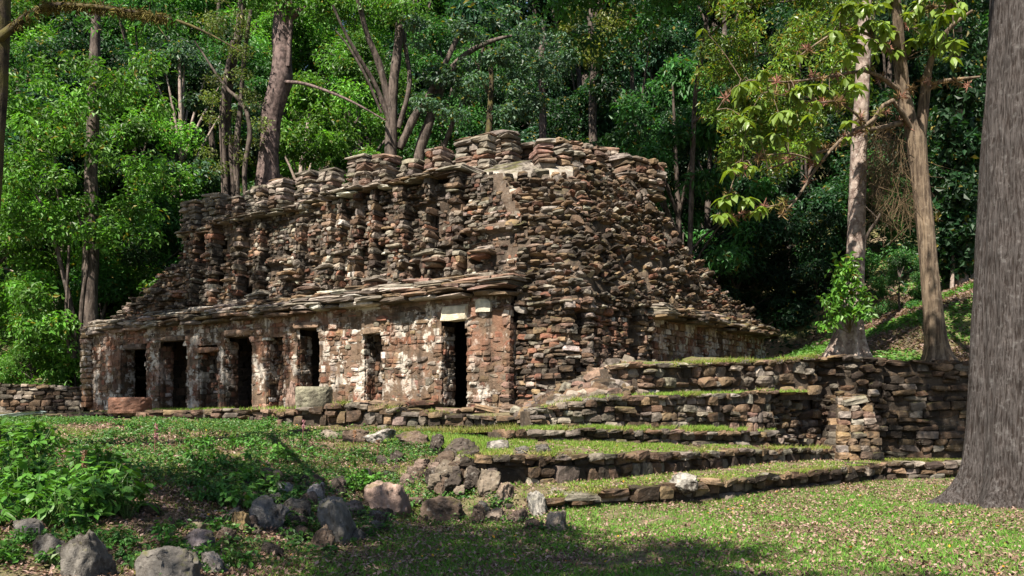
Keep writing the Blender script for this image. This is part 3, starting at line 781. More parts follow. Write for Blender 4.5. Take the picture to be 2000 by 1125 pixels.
# heaped rubble running down from the eroded corner to the front terrace
def heap(pts, label, n, size):
    st = Stones()
    for _ in range(n):
        f = rng.uniform(0, len(pts) - 1); i = int(f); q = f - i
        b = A(pts[i]) * (1 - q) + A(pts[i + 1]) * q
        u, v0, v1, y = b; g = rng.uniform(0, 1)
        p = P(u, v1 + (v0 - v1) * g, y + g * 2.0 + rng.normal(0, .1)); s = rng.uniform(*size)
        st.add(p, A([[1, 0, 0], [0, .3, .95], [0, -.95, .3]], dtype=float), A([s * rng.uniform(.8, 1.5), s * rng.uniform(.5, .9), s]), tg(0, 0))
    ex = []; V = []
    for (u, v0, v1, y) in pts:
        for g in np.linspace(0, 1, 6): V.append(P(u, v1 + (v0 - v1) * g, y + .15 + g * 2.0) - A([0, 0, .05]))
    Fc = [(i * 6 + j, (i + 1) * 6 + j, (i + 1) * 6 + j + 1, i * 6 + j + 1) for i in range(len(pts) - 1) for j in range(5)]
    tag(st.build('rubble_heap', M_TERR, None, .3, True, extra=[(A(V), A(Fc), A((.13, .10, .08)))]), label, 'rubble')
heap([(1010, 795, 822, 19.9), (1060, 782, 812, 19.8), (1110, 755, 800, 20.0), (1160, 726, 792, 20.4), (1200, 712, 778, 20.8), (1230, 708, 770, 21.0)], 'tumbled stones sloping down from the eroded temple corner', 230, (.18, .42))

# terrace ground between the walls
fill('terrace_ground', W1t + A([-.12, .14, -.05]), W2b + A([0, 0, .0]), 'narrow grassy ledge behind the low lawn wall', skirt=.35)
fill('terrace_ground', W2t + A([0, .1, -.06]), list(W3cb + A([0, .1, .0])), 'sunny grass ledge behind the streaked terrace wall')
fill('terrace_ground', W3ct + A([0, .1, -.05]), W3bb + A([0, .15, .0]), 'strip of earth and weeds on the thin step')
fill('terrace_ground', W3bt + A([0, .1, -.05]), W4b + A([0, .15, .0]), 'grassy ledge under the lumpy rubble wall')
fill('terrace_ground', [p + A([0, .15, -.08]) for p in W4t] + [P(1740, 699, 25.6)], [W(-.05, .5, .85), W(-.2, 2.0, 1.15), W(-.2, 8, 1.35), W(-.4, 13, 1.3), W(-3, 13, 1.3)], 'platform in front of the temple end wall')
fill('terrace_ground', [W(20.8, -.6, -.16), W(12, -.5, -.08), W(6, -.3, -.06), W(2, -.3, -.04), W(-.2, -.2, 0)], [W5lt[0] + A([-.5, .1, -.06]), W5lt[2] + A([0, .1, -.05]), W5lt[4] + A([0, .1, -.05]), W5t[2] + A([0, .15, -.05]), W5t[3] + A([0, .15, -.05]), W5t[5] + A([0, .15, -.05])], 'paved platform before the temple doorways', lift=-.02)
fill('terrace_ground', [P(560, 852, 20.2), P(700, 858, 19.3), P(860, 872, 17.6), P(905, 895, 15.6)], [W5b[0] + A([0, .1, 0]), W5b[2] + A([0, .1, 0]), W5b[3] + A([0, .1, 0]), W3cb[0] + A([0, .1, 0])], 'grass strip between the mossy stones and the platform wall')

# ------------------------------------------------------------------ single stones
ROCKPOS = []
def rock(u0, u1, v0, v1, label, y=None, mat=None, col=None, seed=0, deep=.8, tilt=0., cuts=9, rnd=.4, name='rock', sink=.5, fine=.085):
    uc = (u0 + u1) / 2
    if y is None: y = hit(uc, v1)[1]
    w = (u1 - u0) / F * y; h = (v1 - v0) / F * y * (1 + sink)
    if name in ('rock', 'loose_stone'): ROCKPOS.append((*P(uc, v1, y), w))
    V, Fc = rock_shape(20, 900 + seed, rnd, cuts, .58, .17, fine * 1.6)
    V = V * A([w / 2, max(w, h) * deep / 2, h / 2])
    c, s = math.cos(tilt), math.sin(tilt)
    V = np.stack([V[:, 0] * c - V[:, 2] * s, V[:, 1], V[:, 0] * s + V[:, 2] * c], 1)
    a = rng.uniform(-.3, .3); V[:, :2] = V[:, :2] @ A([[math.cos(a), math.sin(a)], [-math.sin(a), math.cos(a)]])
    b = P(uc, v1, y); V = V + A([b[0], b[1] + max(w, h) * deep * .35, b[2] + h / 2 - h * sink / (1 + sink)])
    tint = A(col if col is not None else PAL[['grey', 'stone', 'brown', 'tan', 'pink'][seed % 5]]) * rng.uniform(.85, 1.15)
    return tag(mk(name, V, Fc, mat or M_ROCK, col=np.repeat(tint[None], len(V), 0), smooth=True), label, 'rock')
GR, BR, PK, DK, PL = (.12, .11, .10), (.105, .075, .056), (.165, .12, .098), (.062, .05, .042), (.125, .115, .103)
ROCKS = [
 (-22, 15, 992, 1022, 'pale rounded rock cut by the left edge below the bright herbs', None, None, PL), (16, 90, 1014, 1058, 'grey rock with mossy shadowed face behind the two large pale rocks', None, M_MOSSY, GR),
 (46, 118, 1046, 1105, 'dark mossy rock wedged left of the tall pale rock', None, None, GR), (112, 188, 1038, 1140, 'tall pale rock with a pitted side near the left bottom corner', None, None, PL),
 (248, 372, 1074, 1145, 'wide rock topped with a mat of yellow moss at the bottom edge', None, M_MOSSY, GR), (336, 412, 1036, 1080, 'smooth purple grey rock above the wide mossed rock', None, None, (.24, .20, .20)),
 (386, 437, 1076, 1124, 'squared grey block with a sunlit top below the smooth purple rock', None, None, (.28, .25, .23)), (258, 312, 984, 1008, 'flat brown rock half hidden under the bright herb leaves', None, None, BR),
 (308, 352, 1000, 1037, 'brown block right of the flat half hidden rock', None, None, BR), (360, 404, 1020, 1043, 'low yellowish stone above the smooth purple rock', None, None, (.27, .23, .15)),
 (448, 484, 1000, 1044, 'brown pointed stone leaning at the left of the dark boulder group', None, None, (.2, .14, .07)), (404, 464, 1034, 1062, 'low earthy stone right of the smooth purple rock', None, None, BR),
 (526, 572, 941, 970, 'blue grey stone lying at the crest of the rock pile', None, None, (.27, .27, .29)), (585, 632, 940, 985, 'angular stone tilted above the big pale leaning rock', None, None, (.3, .27, .26)),
 (466, 548, 968, 1032, 'large dark pitted boulder at the left of the rock pile', None, None, (.17, .16, .155)), (543, 604, 972, 1014, 'slanting grey shard between dark boulder and leaning rock', None, None, GR),
 (622, 685, 966, 1064, 'big pale leaning rock with yellow moss in the rock pile', None, M_MOSSY, PL), (598, 648, 1026, 1080, 'mossy brown rock at the foot of the pale leaning rock', None, M_MOSSY, BR),
 (680, 713, 1030, 1058, 'small grey stone right of the pale leaning rock', None, None, GR), (504, 552, 1060, 1090, 'dark lump of stone lying alone in the leaf litter', None, None, DK),
 (638, 676, 930, 968, 'dark stone left of the fern like herb clump', None, None, DK), (704, 799, 936, 1010, 'big reddish boulder with dark moss on its right flank', None, M_MOSSY, (.24, .17, .14)),
 (720, 757, 1004, 1034, 'dark stone in leaves at the foot of the big reddish boulder', None, None, DK), (648, 712, 978, 1008, 'flat brown slab left of the big reddish boulder', None, None, (.22, .17, .15)),
 (802, 904, 970, 1020, 'long low block with yellow moss beside the reddish boulder', None, M_MOSSY, BR), (792, 830, 912, 938, 'flat brown stone left of the dark mossy stub', None, None, BR),
 (826, 868, 912, 956, 'dark mossy stub of stone on the sunny bank', None, M_MOSSY, DK), (914, 950, 986, 1024, 'small broken stone right of the long mossed block', None, None, BR),
 (945, 988, 993, 1022, 'dark broken stone below the upright brown stone', None, None, (.19, .15, .12)), (966, 1005, 942, 985, 'upright brown stone alone at the wall end', None, None, (.2, .15, .115)),
 (991, 1033, 986, 1023, 'pinkish slab leaning among the wall end stones', None, None, PK), (1029, 1068, 958, 1010, 'tall grey broken stone at the wall end', None, None, (.3, .28, .25)),
 (1066, 1114, 986, 1040, 'squared corner block at the end of the low wall', None, None, (.27, .22, .175)), (1022, 1066, 1012, 1037, 'low brown stone left of the squared corner block', None, None, BR),
 (1064, 1100, 958, 990, 'rounded stone behind the squared corner block', 14.6, None, (.28, .24, .2)), (728, 757, 888, 910, 'dark round stone on the bank under the white topped block', None, None, DK),
 (952, 992, 866, 886, 'grey stone at the left of the sunny grass ledge', 16.6, None, (.25, .23, .21)), (1008, 1032, 876, 889, 'pale flat stone on the grass just above the streaked wall', 16.2, None, PL),
 (1044, 1076, 874, 889, 'small dark stone on the grass just above the streaked wall', 16.2, None, GR), (668, 716, 842, 874, 'mossy block at the left of the curved row of stones', 19.0, M_MOSSY, BR),
 (712, 768, 842, 870, 'block with a white lit top in the curved row of stones', 18.8, None, (.36, .33, .30)), (772, 842, 848, 890, 'brown block in the middle of the curved row of stones', 18.0, None, BR),
 (836, 866, 852, 880, 'narrow dark stone in the curved row of stones', 17.4, None, DK), (868, 938, 862, 902, 'round mossy boulder ending the curved row of stones', 16.2, M_MOSSY, DK),
 (1310, 1364, 930, 960, 'whitish boulder sitting on the low lawn wall', 15.5, None, (.30, .28, .25)), (936, 960, 932, 950, 'small stone with yellow moss at the foot of the streaked wall', 14.9, M_MOSSY, (.25, .22, .1)),
 (560, 600, 845, 866, 'small brown stone at the far end of the curved row', 19.8, None, BR), (612, 664, 846, 864, 'flat dull stone left of the mossy block in the curved row', 19.6, None, (.24, .2, .16)),
]
for i, (u0, u1, v0, v1, lab, y, mat, col) in enumerate(ROCKS):
    if y is not None: u0, u1, v0, v1 = u0 - 3, u1 + 3, v0 - 7, v1 + 2
    rock(u0, u1, v0, v1, lab, y, mat, col, i, sink=.75 if y is None else .2, tilt=[0, .12, -.15, .05, -.3][i % 5] * (1 if u1 - u0 < v1 - v0 else .4), cuts=[9, 12, 14][i % 3], rnd=[.3, .42, .2, .35][i % 4])

lab = 'small broken stone lying in the rocky slope of the mound'
for i in range(100):
    u, v = rng.uniform(430, 760), rng.uniform(940, 1085)
    if i >= 72: u, v = rng.uniform(700, 1010), rng.uniform(905, 1030)
    wpx = rng.uniform(14, 38); hpx = wpx * rng.uniform(.5, .9)
    rock(u - wpx / 2, u + wpx / 2, v - hpx, v, lab if i < 72 else 'small broken stone strewn by the end of the low wall', None, M_ROCK, [GR, BR, DK, PK][i % 4], 200 + i, tilt=rng.uniform(-.4, .4), name='loose_stone')['group'] = 'loose stones on the mound slope' if i < 72 else 'loose stones by the wall end'

for i in range(18):
    u, v = rng.uniform(850, 960), rng.uniform(902, 962); wpx = rng.uniform(22, 48); hpx = wpx * rng.uniform(.55, .9)
    rock(u - wpx / 2, u + wpx / 2, v - hpx, v, 'mossy tumbled stone heaped at the broken left end of the streaked wall', 14.9 - (v - 930) * .01, M_MOSSY, [BR, DK, (.16, .13, .1)][i % 3], 400 + i, tilt=rng.uniform(-.3, .3), name='loose_stone')['group'] = 'tumbled stones at the streaked wall end'

def drum(u0, u1, v0, v1, y, name, label, mat, col, square=.55):
    w = (u1 - u0) / F * y; h = (v1 - v0) / F * y
    n, m = 40, 9; V = []; b = P((u0 + u1) / 2, v1, y)
    for j in range(m):
        z = h * j / (m - 1)
        for i in range(n):
            a = 2 * math.pi * i / n; c, s = math.cos(a), math.sin(a)
            r = w / 2 / (abs(c) ** (2 / square if False else 3) + abs(s) ** 3) ** (1 / 3)
            r *= 1 - .05 * (j == m - 1) - .03 * (j == 0) + .05 * nz(c * 2 + j * .4, s * 2, u0) + .035 * nz(c * 7, s * 7, j * 1.3) - .10 * max(0, nz(c * 2.5 + 9, s * 2.5, j * .5) - .15)
            V.append(b + A([c * r, s * r * .9 + w * .4, z * (1 + (.03 * nz(c, s, u0) if j == m - 1 else 0))]))
    V.append(b + A([0, w * .4, h * 1.0]))
    Fc = [(j * n + i, j * n + (i + 1) % n, (j + 1) * n + (i + 1) % n, (j + 1) * n + i) for j in range(m - 1) for i in range(n)]
    Tp = [((m - 1) * n + i, (m - 1) * n + (i + 1) % n, m * n) for i in range(n)]
    tag(mk(name, A(V), [A(Fc), A(Tp)], mat, col=np.repeat(A(col)[None], len(V), 0)), label, 'altar')
drum(203, 280, 776, 807, 26.0, 'stone_altar', 'low reddish carved altar stone before the darkest doorway', stone_mat('red_altar', .0, .4, .15), (.22, .115, .08))
drum(572, 643, 755, 796, 23.0, 'stone_altar', 'grey mossy altar block with a flat top standing on the platform', stone_mat('grey_altar', .5, .75, .3), (.25, .235, .17))
rock(553, 577, 742, 800, 'slim pinkish broken stela left of the grey altar', 24.0, M_MASON, (.22, .15, .12), 77, .6, .1, 10, .3, 'broken_stela')
V, Fc = rock_shape(12, 55, .15, 4, .8, .1)
b = P(30, 815, 25.5)
V = V * A([.75, .45, .05]); V[:, 2] += V[:, 0] * .10
tag(mk('stone_slab', V + b + A([0, 0, .06]), Fc, M_PLASTER, col=np.repeat(A((.33, .42, .40))[None], len(V), 0)), 'pale greenish flat slab lying at the left edge of the court', 'slab')

# ------------------------------------------------------------------ trees
def tube(path, rad, n=12, rough=.06, seed=0, closed=False):
    path = A(path, dtype=float); rad = A(rad, dtype=float)
    t = np.gradient(path, axis=0); t /= np.linalg.norm(t, axis=1)[:, None] + 1e-9
    x = np.cross(t, A([.3, .9, .1])); x /= np.linalg.norm(x, axis=1)[:, None] + 1e-9
    y = np.cross(t, x)
    V = []
    for i in range(len(path)):
        for k in range(n):
            a = 2 * math.pi * k / n
            r = rad[i] * (1 + rough * nz(math.cos(a) * 1.6 + seed, math.sin(a) * 1.6, i * .45) * 2)
            V.append(path[i] + (x[i] * math.cos(a) + y[i] * math.sin(a)) * r)
    Fc = [(i * n + k, i * n + (k + 1) % n, (i + 1) * n + (k + 1) % n, (i + 1) * n + k) for i in range(len(path) - 1) for k in range(n)]
    return A(V), A(Fc)

def smooth_path(pts, n=14, wob=0., seed=0):
    pts = A(pts, dtype=float); k = np.arange(len(pts)); q = np.linspace(0, len(pts) - 1, n)
    # Catmull-Rom
    out = []
    for f in q:
        i = min(int(f), len(pts) - 2); u = f - i
        p0, p1, p2, p3 = pts[max(i - 1, 0)], pts[i], pts[i + 1], pts[min(i + 2, len(pts) - 1)]
        out.append(.5 * ((2 * p1) + (p2 - p0) * u + (2 * p0 - 5 * p1 + 4 * p2 - p3) * u * u + (3 * p1 - p0 - 3 * p2 + p3) * u ** 3))
    out = A(out)
    if wob:
        for i in range(len(out)): out[i, :3] += A([nz(i * .5, seed, 1), nz(i * .5, seed, 7), 0]) * wob
    return out

def ptube(pts, n=12, seg=16, rough=.07, seed=0, wob=0.):
    """Tube through photo points (u, v, y, width in photo pixels)."""
    q = A([np.concatenate([P(u, v, y), [w / F * y / 2]]) for u, v, y, w in pts])
    s = smooth_path(q, seg, 0); 
    if wob:
        for i in range(len(s)): s[i, 0] += nz(i * .6, seed, 1) * wob; s[i, 1] += nz(i * .6, seed, 5) * wob
    return tube(s[:, :3], np.clip(s[:, 3], .004, None), n, rough, seed)

def leaves(c, d, nr, L, Wd, tint, kind='rhomb', fold=.22, droop=.15):
    """Leaf blades: base points c, direction d, normal nr (all (n,3)), length and width arrays."""
    n = len(c); L = np.broadcast_to(L, n)[:, None]; Wd = np.broadcast_to(Wd, n)[:, None]
    side = np.cross(d, nr); side /= np.linalg.norm(side, axis=1)[:, None] + 1e-9
    up = np.cross(side, d)
    if kind == 'rhomb':
        pts = [c, c + d * L * .45 - side * Wd * .5 + up * fold * Wd, c + d * L - up * droop * L, c + d * L * .45 + side * Wd * .5 + up * fold * Wd]
        tri = [(0, 3, 2), (0, 2, 1)]
    else:
        sp = lambda f: c + d * L * f - up * droop * L * f * f * 1.6
        pts = [c, sp(.3) - side * Wd * .38 + up * fold * Wd * .4, sp(.62) - side * Wd * .5 + up * fold * Wd * .5, sp(1.), sp(.62) + side * Wd * .5 + up * fold * Wd * .5, sp(.3) + side * Wd * .38 + up * fold * Wd * .4, sp(.3), sp(.62)]
        tri = [(0, 6, 1), (1, 6, 7), (1, 7, 2), (2, 7, 3), (3, 7, 4), (4, 7, 6), (4, 6, 5), (5, 6, 0)]
    m = len(pts)
    V = np.stack(pts, 1).reshape(-1, 3)
    Fc = (A(tri)[None] + (np.arange(n) * m)[:, None, None]).reshape(-1, 3)
    return V, Fc, np.repeat(np.broadcast_to(tint, (n, 3)), m, 0)

def unit(v): return v / (np.linalg.norm(v, axis=-1, keepdims=True) + 1e-9)

def leaf_clumps(cent, rad, per, L, asp, base, up=.7, outw=.5, rnd=.5, var=.22, clumpvar=.22, flat=.65, kind='rhomb', droopy=.35, yellow=.03, r=None, shell=True):
    r = r or rng
    cent = A(cent, dtype=float); K = len(cent); rad = np.broadcast_to(rad, K)
    n = K * per; k = np.repeat(np.arange(K), per)
    dirs = unit(r.normal(size=(n, 3)))
    rr = r.uniform(0, 1, n) ** (1 / 2.2 if shell else 1 / 3)
    off = dirs * rr[:, None] * A([1, 1, flat])
    c = cent[k] + off * rad[k][:, None]
    nr = unit(A([0, 0, up]) + dirs * outw + r.normal(size=(n, 3)) * rnd)
    d = r.normal(size=(n, 3)) + dirs * .6; d = d - nr * (d * nr).sum(1)[:, None]; d = unit(d); d[:, 2] -= droopy * r.uniform(.3, 1, n); d = unit(d)
    cv = (1 + r.normal(0, clumpvar, K))[k]
    t = A(base)[None] * np.clip(cv * (1 + r.normal(0, var, n)), .3, 2)[:, None] * (1 + r.normal(0, .06, (n, 3)))
    yl = r.random(n) < yellow
    t[yl] = A([.22, .18, .03]) * r.uniform(.6, 1.2, (yl.sum(), 1))
    Ls = L * r.uniform(.6, 1.25, n)
    return leaves(c, d, nr, Ls, Ls * asp, np.clip(t, .005, .7), kind)

GREEN = dict(mid=(.045, .135, .03), bright=(.085, .20, .028), dark=(.018, .055, .02), teal=(.028, .08, .042), yel=(.12, .14, .025), blue=(.06, .115, .07), glossy=(.05, .15, .04))  # dark greens carry the forest's shade in the leaf colour itself

# crowns for the forest: built once per kind, then copied
def forest_template(seed, H, R, low, base, L, per, K, asp=.45, ell=1.0, layered=False):
    r = np.random.default_rng(seed)
    trunkpts = smooth_path([(0, 0, -.6), (r.normal(0, .15), r.normal(0, .15), H * .3), (r.normal(0, .3), r.normal(0, .3), H * .6), (r.normal(0, .4), r.normal(0, .4), H * .95)], 12)
    tr = Acc(); tr.add(*tube(trunkpts, np.linspace(.26, .05, 12) * H / 12, 10, .08, seed))
    cents, rads = [], []
    for i in range(K):
        a = r.uniform(0, 6.28); zf = r.uniform(low, 1); z = H * zf
        prof = (math.sin(min(1, (zf - low) / (1 - low) * .92 + .14) * math.pi)) ** .6
        rr = R * prof * r.uniform(.35, 1.0) ** .5
        cpt = A([math.cos(a) * rr, math.sin(a) * rr, z + (0 if not layered else .4 * round(r.uniform(0, 3)))])
        cents.append(cpt); rads.append(r.uniform(.55, 1.15) * R / 4.2 * ell)
        if i % 3 == 0:
            j = min(11, int(zf * 8)); b = trunkpts[j]
            tr.add(*tube(smooth_path([b, (b + cpt) / 2 + A([0, 0, .3]), cpt], 6), np.linspace(.085, .015, 6) * H / 11, 6, .08, i))
    V, Fc, C = leaf_clumps(cents, A(rads), per, L, asp, base, r=r, clumpvar=.34, var=.3, flat=.55 if layered else .7)
    return tr, (V, Fc, C), None

TEMPL = {}
def make_template(key, mat_b, *args, **kw):
    tr, (V, Fc, C), _ = forest_template(*args, **kw)
    TEMPL[key] = (tr, V, Fc, C, mat_b)
make_template('bright', M_DARKB, 1, 12, 4.6, .16, GREEN['bright'], .215, 620, 46)
make_template('mid', M_DARKB, 2, 13, 4.4, .14, GREEN['mid'], .20, 620, 48)
make_template('dark', M_DARKB, 3, 13, 4.6, .10, GREEN['dark'], .22, 560, 48)
make_template('teal', M_DARKB, 4, 11, 4.4, .08, GREEN['teal'], .34, 300, 60, .4)
make_template('bushy', M_DARKB, 5, 6.0, 3.6, .0, GREEN['bright'], .20, 600, 34)
make_template('bushd', M_DARKB, 6, 6.0, 3.6, .0, GREEN['mid'], .19, 600, 34)
make_template('glossy', M_DARKB, 8, 12, 4.6, .12, GREEN['glossy'], .36, 300, 66, .36, layered=True)
make_template('lime', M_PALE, 9, 12, 4.2, .2, (.095, .20, .03), .30, 300, 44, .42)
make_template('bushdark', M_DARKB, 10, 6.0, 3.6, .0, (.016, .05, .02), .21, 520, 36)  # near-black leaves standing in for the unlit forest interior
make_template('airy', M_PALE, 7, 14, 4.2, .42, GREEN['blue'], .26, 300, 44, .5, .8)
FIRST = {}
def plant_tree(key, x, y, sc, label, group=None, rz=None, name='forest_tree', cat='tree', z=None, sxy=1.0):
    rz = rng.uniform(0, 6.28) if rz is None else rz
    z = g1(x, y) - .1 if z is None else z
    if key not in FIRST:
        tr, V, Fc, C, mb = TEMPL[key]
        root = empty(name, (0, 0, 0))
        t = tr.build('trunk', mb, root, True); c = mk('crown', V, Fc, M_LEAF, root, C)
        FIRST[key] = (root, t, c)
    else:
        r0, t0, c0 = FIRST[key]
        root = r0.copy(); root.name = name; COL.objects.link(root)
        for ch in (t0, c0):
            q = ch.copy(); COL.objects.link(q); q.parent = root
    root.location = (x, y, z); root.rotation_euler = (0, 0, rz); root.scale = (sc * sxy, sc * sxy, sc)
    for k in ('group',):
        if k in root: del root[k]
    tag(root, label, cat, group)
    return root

gl = 'bright trees on the slope left of the ruin'; gb = 'trees on the hillside behind the roof comb'; gr = 'dark trees in the forest right of the ruin'; gh = 'tall trees high on the hillside'
LL = 'sunlit leafy tree in the dense green slope left of the ruin'; LB = 'leafy tree on the hillside behind the roof comb'; LR = 'dark leafy tree in the shaded forest right of the ruin'; LH = 'tall tree high on the hillside at the top of the photo'
def px(u, y): return (u - U0) / F * y
for (key, u, y, sc) in [('bright', -40, 39, .8), ('bushy', 40, 37.6, .75), ('lime', 110, 41, .85), ('bushy', 205, 38.6, .95), ('bright', 250, 42.5, .95), ('bushd', 300, 40, 1.1), ('airy', 360, 44, .95), ('mid', -10, 46, 1.0), ('dark', 150, 48, 1.1), ('teal', 80, 44, 1.0), ('bright', 20, 52, 1.2), ('mid', 260, 52, 1.2), ('dark', 330, 47, 1.0), ('teal', 200, 45, .9)]:
    plant_tree(key, px(u, y), y, sc, LL, gl)
for (key, u, y, sc) in [('bushd', 400, 43, 1.1), ('bushy', 500, 45, 1.1), ('lime', 600, 48, .95), ('bushy', 680, 45.5, 1.05), ('bushd', 770, 47, 1.0), ('mid', 440, 51, 1.1), ('bright', 700, 53, 1.15), ('bushy', 880, 50, 1.0), ('mid', 850, 56, 1.15), ('dark', 960, 53, 1.05), ('teal', 1040, 50, .9), ('dark', 1130, 56, 1.1), ('bright', 560, 58, 1.2), ('teal', 1010, 60, 1.2)]:
    plant_tree(key, px(u, y), y, sc, LB, gb)
for (key, u, y, sc) in [('bushdark', 1440, 38.5, .8), ('bushdark', 1530, 39.5, 1.0), ('bushdark', 1600, 37.5, .7), ('dark', 1350, 43, .8), ('dark', 1230, 50, 1.1), ('dark', 1390, 44, .8), ('dark', 1480, 47, 1.0), ('dark', 1560, 43, .85), ('teal', 1640, 46, 1.0), ('dark', 1740, 42, .9), ('bushd', 1700, 38, .8), ('dark', 1850, 42, 1.0), ('mid', 1960, 46, 1.1), ('teal', 1300, 57, 1.2), ('dark', 1420, 56, 1.2), ('dark', 1600, 56, 1.2), ('teal', 1790, 54, 1.2), ('dark', 1920, 56, 1.2), ('dark', 2050, 44, 1.0)]:
    plant_tree(key, px(u, y), y, sc, LR, gr)
for i, (u, y) in enumerate([(-60, 62), (70, 66), (190, 62), (320, 68), (440, 64), (560, 70), (680, 64), (800, 70), (920, 66), (1040, 72), (1160, 66), (1280, 72), (1400, 68), (1520, 72), (1640, 66), (1760, 70), (1880, 66), (2000, 70), (2080, 62),
                            (0, 82), (250, 84), (500, 84), (750, 86), (1000, 86), (1250, 86), (1500, 86), (1750, 84), (1980, 82), (-120, 78), (60, 90), (140, 80), (340, 80), (30, 74), (230, 74), (1200, 92), (1100, 80), (1340, 92), (900, 92), (640, 94), (1450, 92), (1650, 92)]):
    key = (['bright', 'mid'] if u < 820 else ['dark', 'dark', 'teal'])[i % (2 if u < 820 else 3)]  # sunlit left and shaded right done by brighter and darker leaf colours
    plant_tree(key, px(u, y), y, 1.55 if y < 78 else 2.0, LH, gh)
# the lighter round tree right behind the temple's end, and a shrub by the left pilaster
plant_tree('glossy', px(1325, 38.5), 38.5, .98, 'round glossy leafed tree standing right behind the temple roof end', None, 1.0, 'glossy_tree', sxy=.85)
plant_tree('bushy', px(60, 36.2), 36.2, .42, 'low bright shrub on the slope above the left garden wall', None, 2.0, 'leafy_shrub', 'shrub')
plant_tree('bushy', px(150, 36.6), 36.6, .40, 'bright shrub beside the dark pilaster at the ruin left end', None, 0.4, 'leafy_shrub', 'shrub')
plant_tree('bushd', px(1760, 33), 33, .36, 'green shrub on the leafy bank left of the slanting trunk', None, 0.9, 'leafy_shrub', 'shrub')

# undergrowth on the hillside
n = 90000
x = rng.uniform(-34, 36, n); y = rng.uniform(35, 62, n); y0 = np.interp(x, [-30, -14, 0, 12, 30], [34.5, 35.5, 40, 35, 31])
k = y > y0 - .3; x, y = x[k], y[k]; n = len(x)
z = ground(x, y) + rng.uniform(0, 1, n) ** 1.6 * 1.5
nr = unit(A([0, -.2, .8]) + rng.normal(size=(n, 3)) * .5); d = unit(np.cross(nr, rng.normal(size=(n, 3)))); L = rng.uniform(.12, .34, n)
t = np.where((x < -2)[:, None], A(GREEN['bright'])[None], A(GREEN['dark'])[None] * 1.1) * rng.uniform(.5, 1.4, (n, 1))  # bright leaves left, dark leaves elsewhere: sun and shade put into the colour
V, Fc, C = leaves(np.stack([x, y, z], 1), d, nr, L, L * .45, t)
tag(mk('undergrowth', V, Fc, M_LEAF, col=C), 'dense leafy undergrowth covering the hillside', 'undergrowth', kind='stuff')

# --- trees one can tell apart
def tree(name, label, loc, parts):
    root = tag(empty(name, loc), label, 'tree')
    for nm, geo, mat, sm_ in parts:
        a = Acc()
        for g in geo: a.add(*g)
        a.build(nm, mat, root, sm_)
    return root

# big ridged trunk at the right edge
def big_trunk():
    cx, cy = 8.95, 16.0; zc = A([-.2, 0, .15, .31, .5, .76, 1.2, 1.64, 2.6, 5.2, 8.76, 12.5, 15]); rc = A([1.66, 1.5, 1.30, 1.18, 1.09, 1.03, .99, .965, .925, .83, .66, .6, .5])
    lob = [(3.05, 1.0, .16), (3.75, .55, .14), (4.35, .85, .12), (5.1, .5, .2), (5.9, .9, .2), (.6, .7, .2), (1.8, .9, .2)]
    n, m = 240, 190; V = []; zs = np.concatenate([np.linspace(-.2, 2, 90), np.linspace(2.03, 15, 100)])
    for z in zs:
        r0 = np.interp(z, zc, rc)
        lean = .10 * np.clip(z, 0, 20) / 9
        base_r = np.interp(max(z, 1.64), zc, rc)
        for i in range(n):
            a = 2 * math.pi * i / n
            e = max(0, r0 - base_r)
            f = 0.
            for (al, h, wd) in lob:
                dd = abs((a - al + math.pi) % (2 * math.pi) - math.pi); f = max(f, h * math.exp(-(dd / (wd * 1.3)) ** 2))
            r = base_r * .985 + e * (.28 + f * .95) + .10 * f * math.exp(-max(z, 0) / 1.6)
            r += .035 * nz(math.cos(a) * 2, math.sin(a) * 2, z * .3) + .022 * nz(math.cos(a) * 14, math.sin(a) * 14, z * .9) + .03 * nz(math.cos(a) * 5, math.sin(a) * 5, z * .5 + 7)
            dd = abs((a - 4.15 + math.pi) % (2 * math.pi) - math.pi); r -= .05 * math.exp(-(dd / .06) ** 2) * sm(.6, 1.6, z) * (1 - sm(3.5, 5.5, z))
            V.append((cx + lean + math.cos(a) * r, cy + math.sin(a) * r, z))
    m = len(zs)
    Fc = [(j * n + i, j * n + (i + 1) % n, (j + 1) * n + (i + 1) % n, (j + 1) * n + i) for j in range(m - 1) for i in range(n)]
    return A(V), A(Fc)
bt = big_trunk()
limbs = [tube(smooth_path([(8.95, 16, 12.5), (7.6, 15.4, 14.2), (5.8, 14.2, 15.2)], 8), np.linspace(.3, .1, 8), 8), tube(smooth_path([(8.95, 16, 14), (10.6, 16.8, 15.8), (12.5, 18, 16.6)], 8), np.linspace(.3, .1, 8), 8),
         tube(smooth_path([(8.95, 16, 14.6), (8.8, 17.8, 16.6), (8.6, 20, 17.5)], 8), np.linspace(.28, .1, 8), 8)]
cc = [(9.8 + rng.normal(0, 2.0), 15.2 + rng.normal(0, 1.7), 16.4 + rng.normal(0, .9)) for _ in range(52)]
tree('giant_tree', 'giant grey ridged trunk with flaring roots at the right edge of the lawn', (8.86, 16, 0), [('trunk', [bt] + limbs, M_CEIBA, True), ('crown', [leaf_clumps(cc, 1.1, 160, .34, .45, GREEN['mid'])], M_LEAF, False)])

